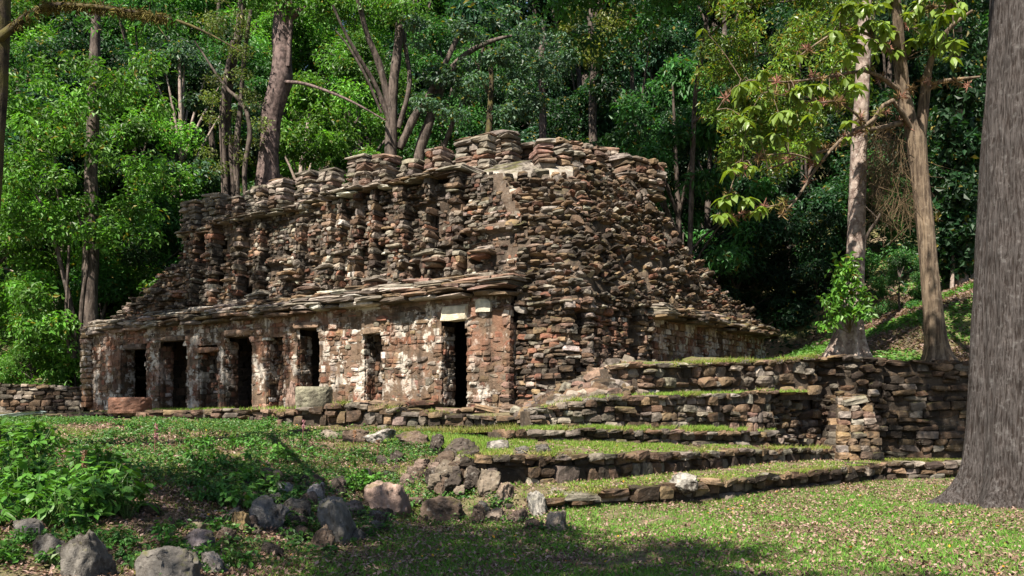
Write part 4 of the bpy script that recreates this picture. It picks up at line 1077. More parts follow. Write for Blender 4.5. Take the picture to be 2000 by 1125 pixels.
def fluted(path_pts, lobes, zspan, seed, n=64, depth=.55):
    """Trunk with buttress flutes near its base: path points (u, v, y, width px)."""
    q = A([np.concatenate([P(u, v, y), [w / F * y / 2]]) for u, v, y, w in path_pts]); s = smooth_path(q, 60); V = []
    rmin = s[:, 3].min(); z0 = s[0, 2]; r = np.random.default_rng(seed)
    ang = np.sort(r.uniform(0, 2 * math.pi, lobes)) if False else np.arange(lobes) * 2 * math.pi / lobes + r.normal(0, .18, lobes)
    hts = r.uniform(.6, 1.2, lobes)
    for p in s:
        f = max(0., 1 - (p[2] - z0) / zspan)
        for i in range(n):
            a = 2 * math.pi * i / n
            g = max(h * math.exp(-(((a - al + math.pi) % (2 * math.pi) - math.pi) / (.22)) ** 2) for al, h in zip(ang, hts))
            rr = p[3] * (1 - depth * f ** .7 * (1 - g)) * (1 + .05 * nz(math.cos(a) * 3, math.sin(a) * 3, p[2] * .8 + seed))
            V.append(p[:3] + A([math.cos(a) * rr, math.sin(a) * rr, 0]))
    Fc = [(j * n + i, j * n + (i + 1) % n, (j + 1) * n + (i + 1) % n, (j + 1) * n + i) for j in range(len(s) - 1) for i in range(n)]
    return A(V), A(Fc)

hi = lambda pts, r, per, L, c, **k: leaf_clumps([P(u, v, y) for u, v, y in pts], r, per, L, k.pop('asp', .45), c, **k)
# buttressed pale tree on the platform
bu = fluted([(1655, 725, 27, 136), (1657, 680, 27, 84), (1661, 640, 27, 58), (1666, 590, 27, 44), (1670, 520, 27, 36), (1674, 400, 27, 32), (1678, 280, 27, 30), (1683, 190, 27, 28), (1688, 60, 27, 26), (1690, -120, 27, 24)], 9, 2.2, 3)
crown = leaf_clumps([(rng.uniform(1.0, 7.0), rng.uniform(29, 34), 17 + rng.normal(0, .9)) for _ in range(70)], 1.0, 170, .28, .45, GREEN['mid'])  # canopy out of view, set away from the trunk to shade the forest
tree('buttressed_tree', 'pale mottled trunk with fluted buttress roots on the platform wall', P(1655, 700, 27), [('trunk', [bu], M_PALE, True), ('crown', [crown], M_LEAF, False)])
cl = [(1640, 560), (1625, 585), (1660, 545), (1680, 580), (1650, 600), (1668, 565), (1615, 632), (1655, 530), (1690, 605), (1635, 612), (1645, 580), (1672, 612), (1640, 530), (1652, 510)]
o = Acc(); o.add(*hi([(u, v, 25.9 + rng.normal(0, .12)) for u, v in cl], .36, 60, .2, GREEN['bright'], kind='rhomb', asp=.5, up=.5))
for u, v in cl[:8]: o.add(*ptube([(1660, 650, 26.2, 2.5), ((1660 + u) / 2, (650 + v) / 2, 26.0, 2), (u, v, 25.9, 1.2)], 5, 6, .05), A((.12, .1, .05)))
tag(o.build('climbing_shrub', M_LEAFY), 'bright green shrub growing up the buttressed trunk', 'shrub')

# slanting tan tree with broad drooping leaves
tr = [fluted([(1833, 716, 26, 92), (1829, 688, 26, 56), (1826, 640, 26, 40), (1818, 560, 26, 35), (1808, 450, 26, 33), (1796, 340, 26, 33), (1789, 272, 26, 38)], 5, 1.0, 9, depth=.4),
      ptube([(1791, 285, 26, 33), (1778, 240, 26, 27), (1766, 190, 26, 26), (1758, 110, 25.8, 24), (1750, 0, 25.4, 18), (1745, -90, 25, 12)], 14, 18),
      ptube([(1793, 280, 26, 26), (1802, 220, 26, 22), (1808, 170, 26, 18), (1818, 120, 25.8, 13), (1850, 60, 25.4, 9), (1900, 20, 25, 5)], 10, 14),
      ptube([(1800, 185, 26, 12), (1830, 162, 25.9, 9), (1870, 155, 25.6, 7), (1915, 150, 25.3, 4)], 8, 10)]
BRN = [[(1778, 250, 25.9, 12), (1740, 195, 25.2, 9), (1700, 240, 24.9, 8), (1655, 262, 24.6, 7), (1600, 320, 24.4, 6), (1555, 390, 24.2, 5), (1520, 425, 24, 3)],
       [(1775, 235, 26, 12), (1720, 250, 25.4, 9), (1670, 258, 25, 8), (1640, 285, 24.8, 6), (1590, 300, 24.5, 4), (1500, 330, 24.2, 3)],
       [(1765, 185, 26, 10), (1700, 140, 25.2, 7), (1620, 150, 24.6, 5), (1540, 160, 24.2, 4), (1450, 160, 23.8, 3), (1400, 215, 23.6, 2)],
       [(1760, 120, 26, 9), (1700, 70, 25, 6), (1640, 60, 24.4, 4), (1560, 110, 24, 3)], [(1760, 60, 26, 8), (1800, 20, 25, 5), (1860, 10, 24.4, 3)],
       [(1600, 320, 24.4, 4), (1540, 300, 24.0, 3), (1450, 320, 23.6, 2.5), (1420, 400, 23.4, 2)], [(1555, 390, 24.2, 3), (1480, 410, 23.8, 2.5), (1410, 430, 23.4, 2)],
       [(1690, 240, 24.8, 5), (1640, 200, 24.3, 4), (1590, 200, 24, 3), (1500, 180, 23.6, 2)]]
br = [ptube(b, 6, 14, .1, i) for i, b in enumerate(BRN)]
WH = [(1372, 64), (1628, 68), (1644, 36), (1676, 60), (1668, 92), (1716, 16), (1724, 52), (1740, 8), (1772, 36), (1792, 12), (1816, 52), (1832, 24), (1840, 68), (1872, 24), (1876, 12), (1708, 112), (1684, 140), (1556, 116), (1492, 148), (1464, 168), (1504, 184),
      (1552, 180), (1576, 176), (1564, 204), (1604, 172), (1620, 184), (1652, 160), (1668, 172), (1596, 208), (1580, 232), (1544, 224), (1472, 216), (1448, 236), (1460, 244), (1584, 284), (1596, 308), (1524, 276), (1480, 272), (1444, 328), (1428, 340), (1468, 332),
      (1432, 388), (1412, 396), (1404, 428), (1416, 424), (1460, 394), (1488, 412), (1476, 420), (1772, 96), (1740, 72), (1692, 48), (1700, 84), (1756, 20), (1690, 20), (1810, -5), (1780, -20), (1730, -25), (1850, -10), (1660, 10)]
WH += [(rng.uniform(1640, 1890), rng.uniform(-30, 120)) for _ in range(34)] + [(rng.uniform(1430, 1680), rng.uniform(130, 290)) for _ in range(12)]
ends = A([P(u, v, y) for b in BRN for u, v, y, w in b])
lv = Acc(); tw = []
for (u, v) in WH:
    cand = [(abs(u - q[0]) + abs(v - q[1]), q) for b in BRN for q in b]; q = min(cand, key=lambda c: c[0])[1]
    y = q[2] - rng.uniform(0.1, .6); c = P(u, v - 8, y)
    tw.append(tube(smooth_path([P(*q[:3]), (P(*q[:3]) + c) / 2 + A([0, 0, .12]), c], 6), np.linspace(.016, .006, 6), 5, .05))
    n = rng.integers(5, 14); az = rng.uniform(0, 6.28) + np.arange(n) * 2.4
    el = rng.uniform(-.9, .15, n)
    d = np.stack([np.cos(az) * np.cos(el), np.sin(az) * np.cos(el), np.sin(el)], 1)
    nr = unit(A([0, 0, 1]) - d * d[:, 2:3] + rng.normal(0, .2, (n, 3)))
    L = rng.uniform(.20, .44, n) * rng.uniform(.75, 1.1); g = rng.uniform(.8, 1.25)
    lv.add(*leaves(np.repeat(c[None], n, 0), d, nr, L, L * .46, np.clip(A((.13, .20, .035))[None] * g * rng.uniform(.75, 1.3, (n, 1)), 0, .5), 'broad', .2, .28))
# hanging dry tangle under the fork
hv = Acc()
for _ in range(520):
    u, v = rng.uniform(1690, 1795), rng.uniform(225, 400) ; y = 26.3 + rng.uniform(-.5, .9)
    if u < 1700 and v > 330: continue
    p0 = P(u, v, y); ln = rng.uniform(.3, 1.3)
    hv.add(*tube(smooth_path([p0, p0 + A([rng.normal(0, .2), rng.normal(0, .1), -ln * .5]), p0 + A([rng.normal(0, .4), rng.normal(0, .2), -ln])], 5), np.full(5, rng.uniform(.003, .007)), 4, .0), A((.12, .085, .05)) * rng.uniform(.6, 1.3))
# air plants along the limbs
ep = Acc()
for b in BRN + [[(1740, 205, 25.4, 1), (1790, 160, 25.8, 1), (1900, 165, 25.4, 1)]]:
    for _ in range(13):
        i = rng.integers(0, len(b) - 1); f = rng.random(); q = A(b[i][:3]) * (1 - f) + A(b[i + 1][:3]) * f
        c = P(*q) + rng.normal(0, .05, 3); n = 26
        d = unit(rng.normal(size=(n, 3)) + A([0, 0, .3])); nr = unit(np.cross(d, rng.normal(size=(n, 3)))); L = rng.uniform(.12, .26, n)
        ep.add(*leaves(np.repeat(c[None], n, 0), d, nr, L, L * .1, A([(.26, .17, .08), (.20, .19, .05), (.30, .15, .11)][rng.integers(0, 3)]) * rng.uniform(.6, 1.1)))
tree('slanting_tree', 'slanting tan forked tree with broad drooping leaves above the retaining wall', P(1830, 705, 26), [('trunk', tr, M_TAN, True), ('branch', br + tw, M_TAN, True), ('leaves', [(np.concatenate(lv.V), np.concatenate(lv.F[3]), np.concatenate(lv.C))], M_LEAFY, False),
     ('hanging_vines', [(np.concatenate(hv.V), np.concatenate(hv.F[4]), np.concatenate(hv.C))], M_LITTER, False), ('air_plants', [(np.concatenate(ep.V), np.concatenate(ep.F[3]), np.concatenate(ep.C))], M_LITTER, False)])

# fine yellow-green tree behind the broad leaves
yc = [(rng.uniform(1385, 1690), rng.uniform(-40, 330), 31 + rng.normal(0, 1.2)) for _ in range(100)]
yc = [q for q in yc if q[1] < 360 - abs(q[0] - 1440) * .55 + rng.normal(0, 20)]
tree('feathery_tree', 'fine leaved yellow green tree with a thin pale leaning trunk', P(1347, 560, 37),
     [('trunk', [ptube([(1343, 640, 36, 11), (1350, 400, 35.5, 10), (1357, 200, 35, 9), (1372, 100, 34.6, 9), (1392, -60, 34, 8)], 10, 16)] + [ptube([(1360, 180, 35, 5), (1450, 120, 33, 4), (1560, 90, 31.5, 3), (1650, 80, 31, 2)], 6, 10), ptube([(1375, 80, 34.6, 5), (1450, 20, 32, 4), (1560, 0, 31, 3)], 6, 10), ptube([(1355, 240, 35, 5), (1400, 210, 33, 4), (1480, 230, 32, 3), (1540, 210, 31.5, 2)], 6, 10)], M_DARKB, True),
      ('crown', [hi(yc, .62, 210, .19, (.115, .20, .03), asp=.36, up=.4, rnd=.7, yellow=.14)], M_LEAFY, False)])

# far right trunk with a column of climbing leaves
vc = [(1868 + rng.normal(0, 16), rng.uniform(130, 540), 33 + rng.normal(0, .3)) for _ in range(46)]
tree('vine_clad_tree', 'tree wrapped in a dark curtain of climbing leaves left of the giant trunk', P(1875, 615, 33.4),
     [('trunk', [ptube([(1878, 640, 33.4, 34), (1876, 560, 33.4, 30), (1872, 400, 33.4, 26), (1868, 200, 33.4, 24), (1866, -60, 33.4, 20)], 12, 16), ptube([(1858, 625, 33, 9), (1860, 540, 33, 8), (1864, 440, 33.1, 6)], 6, 8)], M_PALE, True),
      ('climbing_leaves', [hi(vc, .62, 130, .3, GREEN['dark'], asp=.55, up=.2, outw=.9)], M_LEAF, False), ('crown', [hi([(1868 + rng.normal(0, 70), -10 + rng.normal(0, 50), 33 + rng.normal(0, 1)) for _ in range(22)], .9, 200, .26, GREEN['dark'])], M_LEAF, False)])

# trunks behind the temple
def stemtree(name, label, stems, mat, crown_pts, crad, per, L, c, **k):
    parts = [('trunk', [ptube(s, 12, 20, .12, i) for i, s in enumerate(stems)], mat, True)]
    if crown_pts: parts.append(('crown', [hi(crown_pts, crad, per, L, c, **k)], M_LEAF, False))
    b = stems[0][0]; tree(name, label, P(*b[:3]), parts)
rp = lambda n, u0, u1, v0, v1, y, dy=1.0: [(rng.uniform(u0, u1), rng.uniform(v0, v1), y + rng.normal(0, dy)) for _ in range(n)]
stemtree('thick_tree', 'thick purplish twisted trunk rising behind the left comb pillars', [[(520, 420, 41, 56), (524, 330, 41, 44), (527, 270, 41, 36), (533, 215, 41, 42), (548, 165, 41, 46), (551, 110, 41, 38), (552, 50, 41, 36), (560, -60, 41, 32)],
         [(560, 40, 41, 14), (590, 20, 40.6, 12), (630, 8, 40, 10), (690, -40, 39.6, 7)], [(548, 160, 40.8, 8), (600, 165, 40, 6), (680, 195, 39, 5), (752, 235, 38.6, 3)], [(563, 130, 40.7, 9), (568, 40, 40.7, 9), (573, -60, 40.7, 8)]], M_PURP, rp(14, 470, 690, -60, 25, 40), 1.0, 240, .24, GREEN['bright'])
stemtree('vine_tangled_tree', 'tree of several dark vine strangled stems behind the left end of the comb', [[(455, 430, 40.5, 20), (452, 330, 40.5, 18), (444, 240, 40.5, 16), (450, 150, 40.5, 16), (470, 40, 40.5, 15), (475, -60, 40.5, 12)], [(444, 480, 40.2, 13), (440, 350, 40.2, 12), (436, 270, 40.2, 11), (438, 180, 40.2, 11), (456, 80, 40.2, 9)],
         [(482, 430, 39.6, 9), (478, 330, 39.6, 9), (488, 260, 39.6, 10), (476, 205, 39.6, 9), (440, 170, 39.6, 6), (400, 110, 39.6, 4), (380, 80, 39.4, 3)], [(466, 480, 40, 11), (464, 400, 40, 11), (462, 300, 40, 12), (470, 200, 40, 9), (478, 100, 40, 8), (490, 20, 40, 7)], [(436, 470, 39.4, 4), (433, 330, 39.4, 4), (430, 240, 39.4, 4), (433, 180, 39.4, 3)]], M_DARKB, rp(26, 395, 520, -20, 330, 39.4, .7), .5, 110, .17, (.10, .13, .035), asp=.4, rnd=.7)
stemtree('spreading_tree', 'dark trunk with long rising side limbs behind the middle comb pillars', [[(765, 400, 39.5, 25), (764, 300, 39.5, 24), (766, 200, 39.5, 21), (774, 120, 39.5, 19), (782, 50, 39.5, 17), (796, -60, 39.5, 14)], [(762, 220, 39.5, 14), (742, 130, 39.3, 13), (718, 70, 39, 11), (700, 0, 38.6, 9), (690, -40, 38.4, 8)],
         [(760, 235, 39.4, 10), (735, 170, 39.2, 9), (700, 110, 38.8, 8), (672, 60, 38.5, 6), (650, 10, 38.2, 5)], [(745, 220, 38.6, 6), (715, 150, 38.3, 5), (680, 90, 38.2, 4), (655, 60, 38, 3)], [(778, 250, 39.5, 10), (800, 160, 39.6, 9), (790, 60, 39.8, 8), (815, -40, 40, 7)]], M_DARKB, rp(16, 640, 840, -60, 40, 39.4), .8, 150, .2, GREEN['bright'])
stemtree('leaning_tree', 'grey brown tree leaning right behind the highest comb pillars', [[(812, 400, 40, 26), (820, 300, 40, 22), (838, 240, 40, 19), (865, 165, 40, 17), (905, 110, 40, 13), (960, 80, 39.6, 8), (1000, 70, 39.4, 5)], [(780, 290, 39.6, 16), (812, 225, 39.6, 15), (845, 175, 39.5, 13), (900, 60, 39.4, 8)], [(866, 290, 40.5, 10), (895, 215, 40.4, 9), (925, 160, 40.2, 7), (950, 70, 40, 6)]], M_DARKB,
         rp(46, 800, 1060, 20, 230, 38.6, .8), .5, 130, .21, GREEN['blue'], asp=.55, up=.9)
stemtree('thin_tree', 'straight thin pale trunk right of the highest comb pillar', [[(1060, 320, 46, 15), (1060, 220, 46, 14), (1058, 130, 46, 13), (1060, 40, 46, 12)]], M_PURP, rp(24, 985, 1110, 70, 160, 44, .8), .6, 130, .22, GREEN['blue'], up=.9)
stemtree('mossy_tree', 'mossy green thin trunk just left of the highest comb pillar', [[(952, 320, 44, 14), (957, 220, 44, 12), (960, 160, 44, 10), (955, 90, 44, 8)], [(957, 190, 44, 6), (940, 150, 44, 5), (925, 110, 44, 3)]], M_MOSSB, rp(8, 920, 1000, 60, 130, 43.6), .6, 110, .22, GREEN['mid'])
stemtree('forked_tree', 'dark forked tree with yellowish leaves in the gloom above the comb', [[(1158, 300, 48, 17), (1158, 190, 48, 15), (1160, 110, 48, 12), (1150, 30, 48, 9)], [(1160, 180, 47.6, 9), (1180, 130, 47.4, 7), (1195, 90, 47, 5)]], M_DARKB, rp(30, 1105, 1228, 15, 125, 46.6, .6), .5, 120, .21, GREEN['yel'], up=.7)
# tree at the left slope with several stems
stemtree('many_stemmed_tree', 'multi stemmed tree with a column trunk on the slope at far left', [[(176, 700, 36, 34), (176, 560, 36, 30), (178, 430, 36.2, 27), (180, 280, 36.4, 24), (184, 140, 36.6, 21), (188, 20, 36.8, 16)], [(145, 700, 35.5, 12), (142, 620, 35.5, 10), (120, 520, 35.6, 9), (95, 430, 35.6, 7), (70, 380, 35.6, 4)], [(155, 700, 35.7, 9), (160, 590, 35.7, 8), (170, 500, 35.7, 7), (150, 400, 35.8, 5)], [(135, 690, 35.3, 7), (130, 600, 35.3, 6), (135, 480, 35.3, 5)]], M_DARKB,
         rp(60, -20, 330, 120, 470, 35.2, .8) + rp(14, 20, 330, 560, 680, 34.9, .4), .75, 150, .24, GREEN['bright'])
# near tree whose trunk edge and mossy limb show at the left border
lt = [ptube([(-42, 985, 13, 90), (-38, 800, 13, 64), (-34, 500, 13.2, 52), (-22, 250, 13.5, 60), (-12, 60, 13.8, 58), (-10, -150, 14, 50), (-30, -420, 14, 38), (-60, -700, 14, 22)], 18, 30, .06, 2),
      ptube([(-20, 90, 13.7, 22), (30, 50, 13.6, 15), (75, 18, 13.5, 12), (110, 10, 13.4, 10), (200, 15, 13.2, 8), (330, 36, 13, 6), (400, 62, 12.8, 4), (470, 100, 12.7, 2)], 10, 26, .12, 5, .03),
      ptube([(-10, -150, 14, 30), (-60, -420, 9, 22), (-300, -1600, 5, 30), (-1200, -5200, 1.8, 70)], 10, 14), ptube([(-10, -200, 14, 26), (100, -400, 13, 18), (300, -560, 11, 10)], 10, 14)]
SH = dict(c=[], r=[])
def shade(cx, cy, cz, n, spread, r):
    for _ in range(n):
        SH['c'].append((cx + rng.normal(0, spread), cy + rng.normal(0, spread), cz + rng.normal(0, .7))); SH['r'].append(r * rng.uniform(.7, 1.25))
shade(-7.3, 4.3, 13, 38, 1.7, .85); shade(-5.0, .8, 13.2, 34, 1.3, .8); shade(-2.6, -.7, 12.8, 34, 1.35, .75); shade(-14.6, 27.0, 18, 30, 1.9, .9); shade(-16.4, 22.8, 15.6, 125, 2.5, 1.0)  # unseen leaf clumps, placed to shade the mound, lawn and ruin's left part
for k_ in range(16):
    f = rng.uniform(.1, 1); xx = 30 + f * 400; q = (xx, float(np.interp(xx, [30, 75, 110, 200, 330, 400, 470], [50, 18, 10, 15, 36, 62, 100])), 13.6 - f * .8)
    e = (q[0] + rng.uniform(-30, 60), q[1] + rng.uniform(-50, 55), q[2] + rng.uniform(-.6, .6)); lt.append(ptube([(*q, 2.5), ((q[0] + e[0]) / 2, (q[1] + e[1]) / 2 - 6, q[2], 1.8), (*e, 1)], 5, 6, .1, k_))
    SH['c'].append(tuple(P(*e))); SH['r'].append(.16)
limb_moss = []
for _ in range(150):
    f = rng.uniform(0, 1); q = A([30, 50, 13.6]) * (1 - f) + A([330, 36, 13]) * f; q[1] = np.interp(q[0], [30, 75, 110, 200, 330], [50, 18, 10, 15, 36]); limb_moss.append(q)
tree('leaning_limb_tree', 'tree at the left border with a mossy limb arching across the top', P(-40, 980, 13),
     [('trunk', lt, M_MOSSB, True), ('crown', [leaf_clumps(SH['c'][:-16], A(SH['r'][:-16]), 190, .24, .45, GREEN['mid']), leaf_clumps(SH['c'][-16:], A(SH['r'][-16:]), 14, .10, .45, GREEN['mid'])], M_LEAF, False), ('moss_tufts', [hi(limb_moss, .09, 16, .10, (.12, .10, .03), asp=.12, up=.1, rnd=1., droopy=1.)], M_LITTER, False)])

# ------------------------------------------------------------------ plants on the mound
def herb_mesh(seed, n, L, h, kind='broad', base=(.05, .14, .02)):
    r = np.random.default_rng(seed); a = Acc()
    for i in range(n):
        az = r.uniform(0, 6.28); el = r.uniform(.5, 1.45); ln = h * r.uniform(.5, 1.1)
        tip = A([math.cos(az) * math.cos(el), math.sin(az) * math.cos(el), math.sin(el)]) * ln
        a.add(*tube(smooth_path([(0, 0, -.03), tip * .55 + A([0, 0, .03]), tip], 5), np.linspace(.006, .003, 5), 4, 0), A((.07, .12, .03)))
        for k in range(r.integers(2, 5)):
            d = unit(A([math.cos(az), math.sin(az), -.1]) + r.normal(0, .55, 3)); nr = unit(A([0, 0, 1.]) + r.normal(0, .3, 3)); l = L * r.uniform(.6, 1.2)
            V, Fc, C = leaves(tip[None] * r.uniform(.8, 1), d[None], nr[None], A([l]), A([l * .48]), A(base)[None] * r.uniform(.7, 1.4), kind, .15, .2); a.add(V, Fc, C)
    return a
HERB = [herb_mesh(40, 20, .125, .34, 'broad', (.06, .17, .02)), herb_mesh(41, 22, .10, .30, 'broad', (.05, .15, .02)), herb_mesh(42, 16, .15, .40, 'broad', (.075, .19, .025)), herb_mesh(43, 22, .085, .22, 'broad', (.045, .13, .025))]
HM = {}
def herb(u, v, sc, label, group, k, y=None):
    p = hit(u, v) if y is None else P(u, v, y)
    if k not in HM:
        o = HERB[k].build('leafy_herb', M_HERB, None, False, loc=(0, 0, 0)); HM[k] = o
    else:
        o = HM[k].copy(); o.name = 'leafy_herb'; COL.objects.link(o)
    o.location = tuple(p); o.rotation_euler = (rng.normal(0, .12), rng.normal(0, .12), rng.uniform(0, 6.28)); o.scale = (sc,) * 3
    if 'group' in o: del o['group']
    tag(o, label, 'herb', group)
hb = []
def herbs(n, u0, u1, v0, v1, label, group, sc=(.7, 1.2), ks=(0, 1, 2)):
    for _ in range(n): herb(rng.uniform(u0, u1), rng.uniform(v0, v1), rng.uniform(*sc), label, group, ks[rng.integers(0, len(ks))])
herbs(60, -10, 250, 925, 1040, 'broad leaved herb in the bright sunlit patch at left', 'sunlit herbs at left', (.7, 1.15))
herbs(15, -10, 110, 860, 920, 'tall leafy herb at the left edge of the mound crest', 'herbs on the mound crest', (.8, 1.2))
herbs(40, 370, 600, 860, 1000, 'dark leafy herb around the rock pile', 'herbs around the rock pile', (.6, 1.0), (1, 2, 3))
herbs(20, 120, 470, 1030, 1118, 'low herb growing among the bottom left rocks', 'herbs among the bottom rocks', (.5, .8), (1, 3))
herbs(10, 0, 110, 1060, 1122, 'herb clump in front of the pale corner rocks', 'herbs at the bottom left corner', (.4, .7), (0, 1))
herbs(16, 220, 420, 830, 900, 'small shaded herb near the top of the mound', 'shaded herbs on the mound top', (.4, .8), (1, 3))
herbs(5, 680, 742, 940, 975, 'fern like bright clump behind the reddish boulder', 'bright clump behind the reddish boulder', (.6, .85), (0, 2))
herbs(4, 715, 770, 1000, 1012, 'small sprouting herb under the reddish boulder', 'sprouts under the reddish boulder', (.3, .45), (1, 3))
herbs(8, 500, 580, 815, 850, 'weed growing at the left corner of the platform wall', 'weeds by the platform wall', (.5, .8), (1, 3))
# flowering stalks
for i, (u, v, hpx, lab) in enumerate([(300, 900, 70, 'thin pinkish flower stalk before the red altar'), (590, 862, 42, 'pink flowering stalk at the platform wall corner'), (735, 905, 45, 'reddish stalk beside the white topped block'), (158, 960, 80, 'dry brown stalk in the sunny grass of the mound'), (690, 870, 30, 'short reddish stalk behind the fern like clump')]):
    p = hit(u, v); h = hpx / F * p[1]; a = Acc()
    a.add(*tube(smooth_path([p, p + A([.02, 0, h * .5]), p + A([.04, .02, h])], 8), np.linspace(.007, .004, 8), 5, 0), A((.25, .13, .10)))
    n = 40; c = p + A([.03, .01, h]) - A([0, 0, 1]) * rng.uniform(0, h * .45, (n, 1)); d = unit(rng.normal(size=(n, 3))); nr = unit(np.cross(d, rng.normal(size=(n, 3))))
    a.add(*leaves(c, d, nr, .05, .025, A((.40, .20, .24)) if i in (0, 1) else A((.3, .17, .1))))
    tag(a.build('flower_stalk', M_HERB), lab, 'flower')

# ------------------------------------------------------------------ ground cover, grass and litter
def scatter_on(fn, n, xr, yr, dens):
    x = rng.uniform(*xr, n); y = rng.uniform(*yr, n); k = rng.random(n) < dens(x, y); x, y = x[k], y[k]
    return np.stack([x, y, fn(x, y)], 1)
def vnoise(x, y, s, o):
    g = np.random.default_rng(o).random((64, 64)); fx, fy = x * s % 63, y * s % 63
    i, j = fx.astype(int), fy.astype(int); u, v = fx - i, fy - j; u = u * u * (3 - 2 * u); v = v * v * (3 - 2 * v)
    return g[i, j] * (1 - u) * (1 - v) + g[i + 1, j] * u * (1 - v) + g[i, j + 1] * (1 - u) * v + g[i + 1, j + 1] * u * v
infr = lambda x, y: (np.abs(x) < y * .58 + .6)
moundness = lambda x, y: sm(-.5, .5, np.interp(y, [5, 8.4, 13, 15, 17, 20], [-2.6, -2.4, -1.9, -.8, .2, 1.0]) - x)
def blades(pts, L, wd, cols, lean=.5):
    n = len(pts); d = unit(np.stack([rng.normal(0, lean, n), rng.normal(0, lean, n), np.ones(n)], 1)); nr = unit(np.cross(d, rng.normal(size=(n, 3))))
    side = np.cross(d, nr); l = (L * rng.uniform(.5, 1.4, n))[:, None]; w = wd
    bend = unit(np.stack([rng.normal(0, 1, n), rng.normal(0, 1, n), np.zeros(n)], 1))
    V = np.stack([pts - side * w, pts + side * w, pts + d * l + bend * l * .35], 1).reshape(-1, 3)
    return V, np.arange(n * 3).reshape(-1, 3), np.repeat(cols, 3, 0)
def gcol(n, a, b, p): 
    k = (rng.random(n) < p)[:, None]; return np.where(k, A(a)[None], A(b)[None]) * rng.uniform(.6, 1.4, (n, 1))
ga = Acc()
p = scatter_on(ground, 330000, (-3, 13), (8, 22), lambda x, y: infr(x, y) * (1 - moundness(x, y)) * np.clip(1.6 - y * .05, .3, 1) * (.12 + .88 * sm(.34, .62, vnoise(x, y, 1.1, 1) * .5 + vnoise(x, y, 4.2, 2) * .5 + .08)))
k = ~((p[:, 1] > np.interp(p[:, 0], W1b[:, 0], W1b[:, 1]) + .1) & (p[:, 0] > .4)); p = p[k]
ga.add(*blades(p, .055, .0075, gcol(len(p), (.11, .25, .035), (.22, .25, .07), .83)))
p = scatter_on(ground, 160000, (-14, 1.5), (8, 22), lambda x, y: infr(x, y) * moundness(x, y) * sm(.35, .6, vnoise(x, y, 1.3, 3) * .6 + vnoise(x, y, 4.5, 4) * .4))
ga.add(*blades(p, .06, .007, gcol(len(p), (.12, .20, .03), (.26, .24, .08), .75)))
def on_strip(la, lb, n, m=(0, 1)):
    la, lb = A(la), A(lb); q = rng.uniform(0, 1, n)
    def at(l):
        d = np.concatenate([[0], np.cumsum(np.linalg.norm(np.diff(l[:, :2], axis=0), axis=1))]); return np.stack([np.interp(q * d[-1], d, l[:, k]) for k in range(3)], 1)
    f = rng.uniform(*m, n)[:, None]; return at(la) * (1 - f) + at(lb) * f
Z = A([0, 0, .0])
for la, lb, n, L in ((W1t, W2b, 16000, .05), (W2t + A([0, .1, -.06]), W3cb + A([0, .1, 0]), 60000, .065), (W3ct, W3bb, 14000, .09), (W3bt, W4b, 7000, .08), (W4t + A([0, .2, -.06]), W4t + A([0, 2.2, .1]), 6000, .1)):
    q = on_strip(la, lb, n); q = q[vnoise(q[:, 0], q[:, 1], 1.5, 8) * .55 + vnoise(q[:, 0], q[:, 1], 5, 9) * .45 > .45]
    ga.add(*blades(q, L, .007, gcol(len(q), (.145, .26, .035), (.26, .26, .08), .74)))
q = on_strip([P(560, 852, 20.2), P(700, 858, 19.3), P(860, 872, 17.6), P(905, 895, 15.6)], [W5b[0], W5b[2], W5b[3], W3cb[0]], 22000)
ga.add(*blades(q, .08, .008, gcol(len(q), (.145, .26, .035), (.26, .26, .08), .74)))
q = on_strip(W5b + A([0, -.25, .0]), W5b + A([0, -.02, 0]), 5000); ga.add(*blades(q, .16, .008, gcol(len(q), (.17, .22, .04), (.3, .27, .1), .6)))
q = on_strip(W1b + A([0, -.2, -.02]), W1b + A([0, 0, 0]), 5000); ga.add(*blades(q, .10, .007, gcol(len(q), (.15, .22, .03), (.26, .24, .08), .75)))
for lt_, n, L in ((W1t, 2600, .09), (W2t, 3000, .11), (W3bt, 2200, .12), (W4t, 2000, .13), (W3ct, 1800, .1), (W5t, 1400, .12)):
    q = on_strip(lt_ + A([0, -.03, -.02]), lt_ + A([0, .3, 0]), n * 2); q = q[vnoise(q[:, 0], q[:, 1], 1.7, 15) > .58]; q[:, 2] += rng.uniform(-.03, .03, len(q))
    ga.add(*blades(q, L, .007, gcol(len(q), (.15, .23, .03), (.28, .24, .09), .6), .8))
q = on_strip([W5lt[1] + A([0, .3, -.03]), W5t[1] + A([0, .3, -.02])], [W(16, -.6, -.1), W(9, -.6, -.08)], 5000); q = q[vnoise(q[:, 0], q[:, 1], .9, 12) > .5]; ga.add(*blades(q, .09, .008, gcol(len(q), (.145, .26, .035), (.26, .26, .08), .74)))
p = scatter_on(ground, 22000, (7.5, 15), (21.4, 26.2), lambda x, y: .8 * np.ones_like(x)); ga.add(*blades(p, .07, .009, gcol(len(p), (.17, .23, .03), (.3, .27, .1), .65)))
tag(ga.build('grass', M_GRASS), 'short sunny grass on the lawn, mound and terrace ledges', 'grass', kind='stuff')

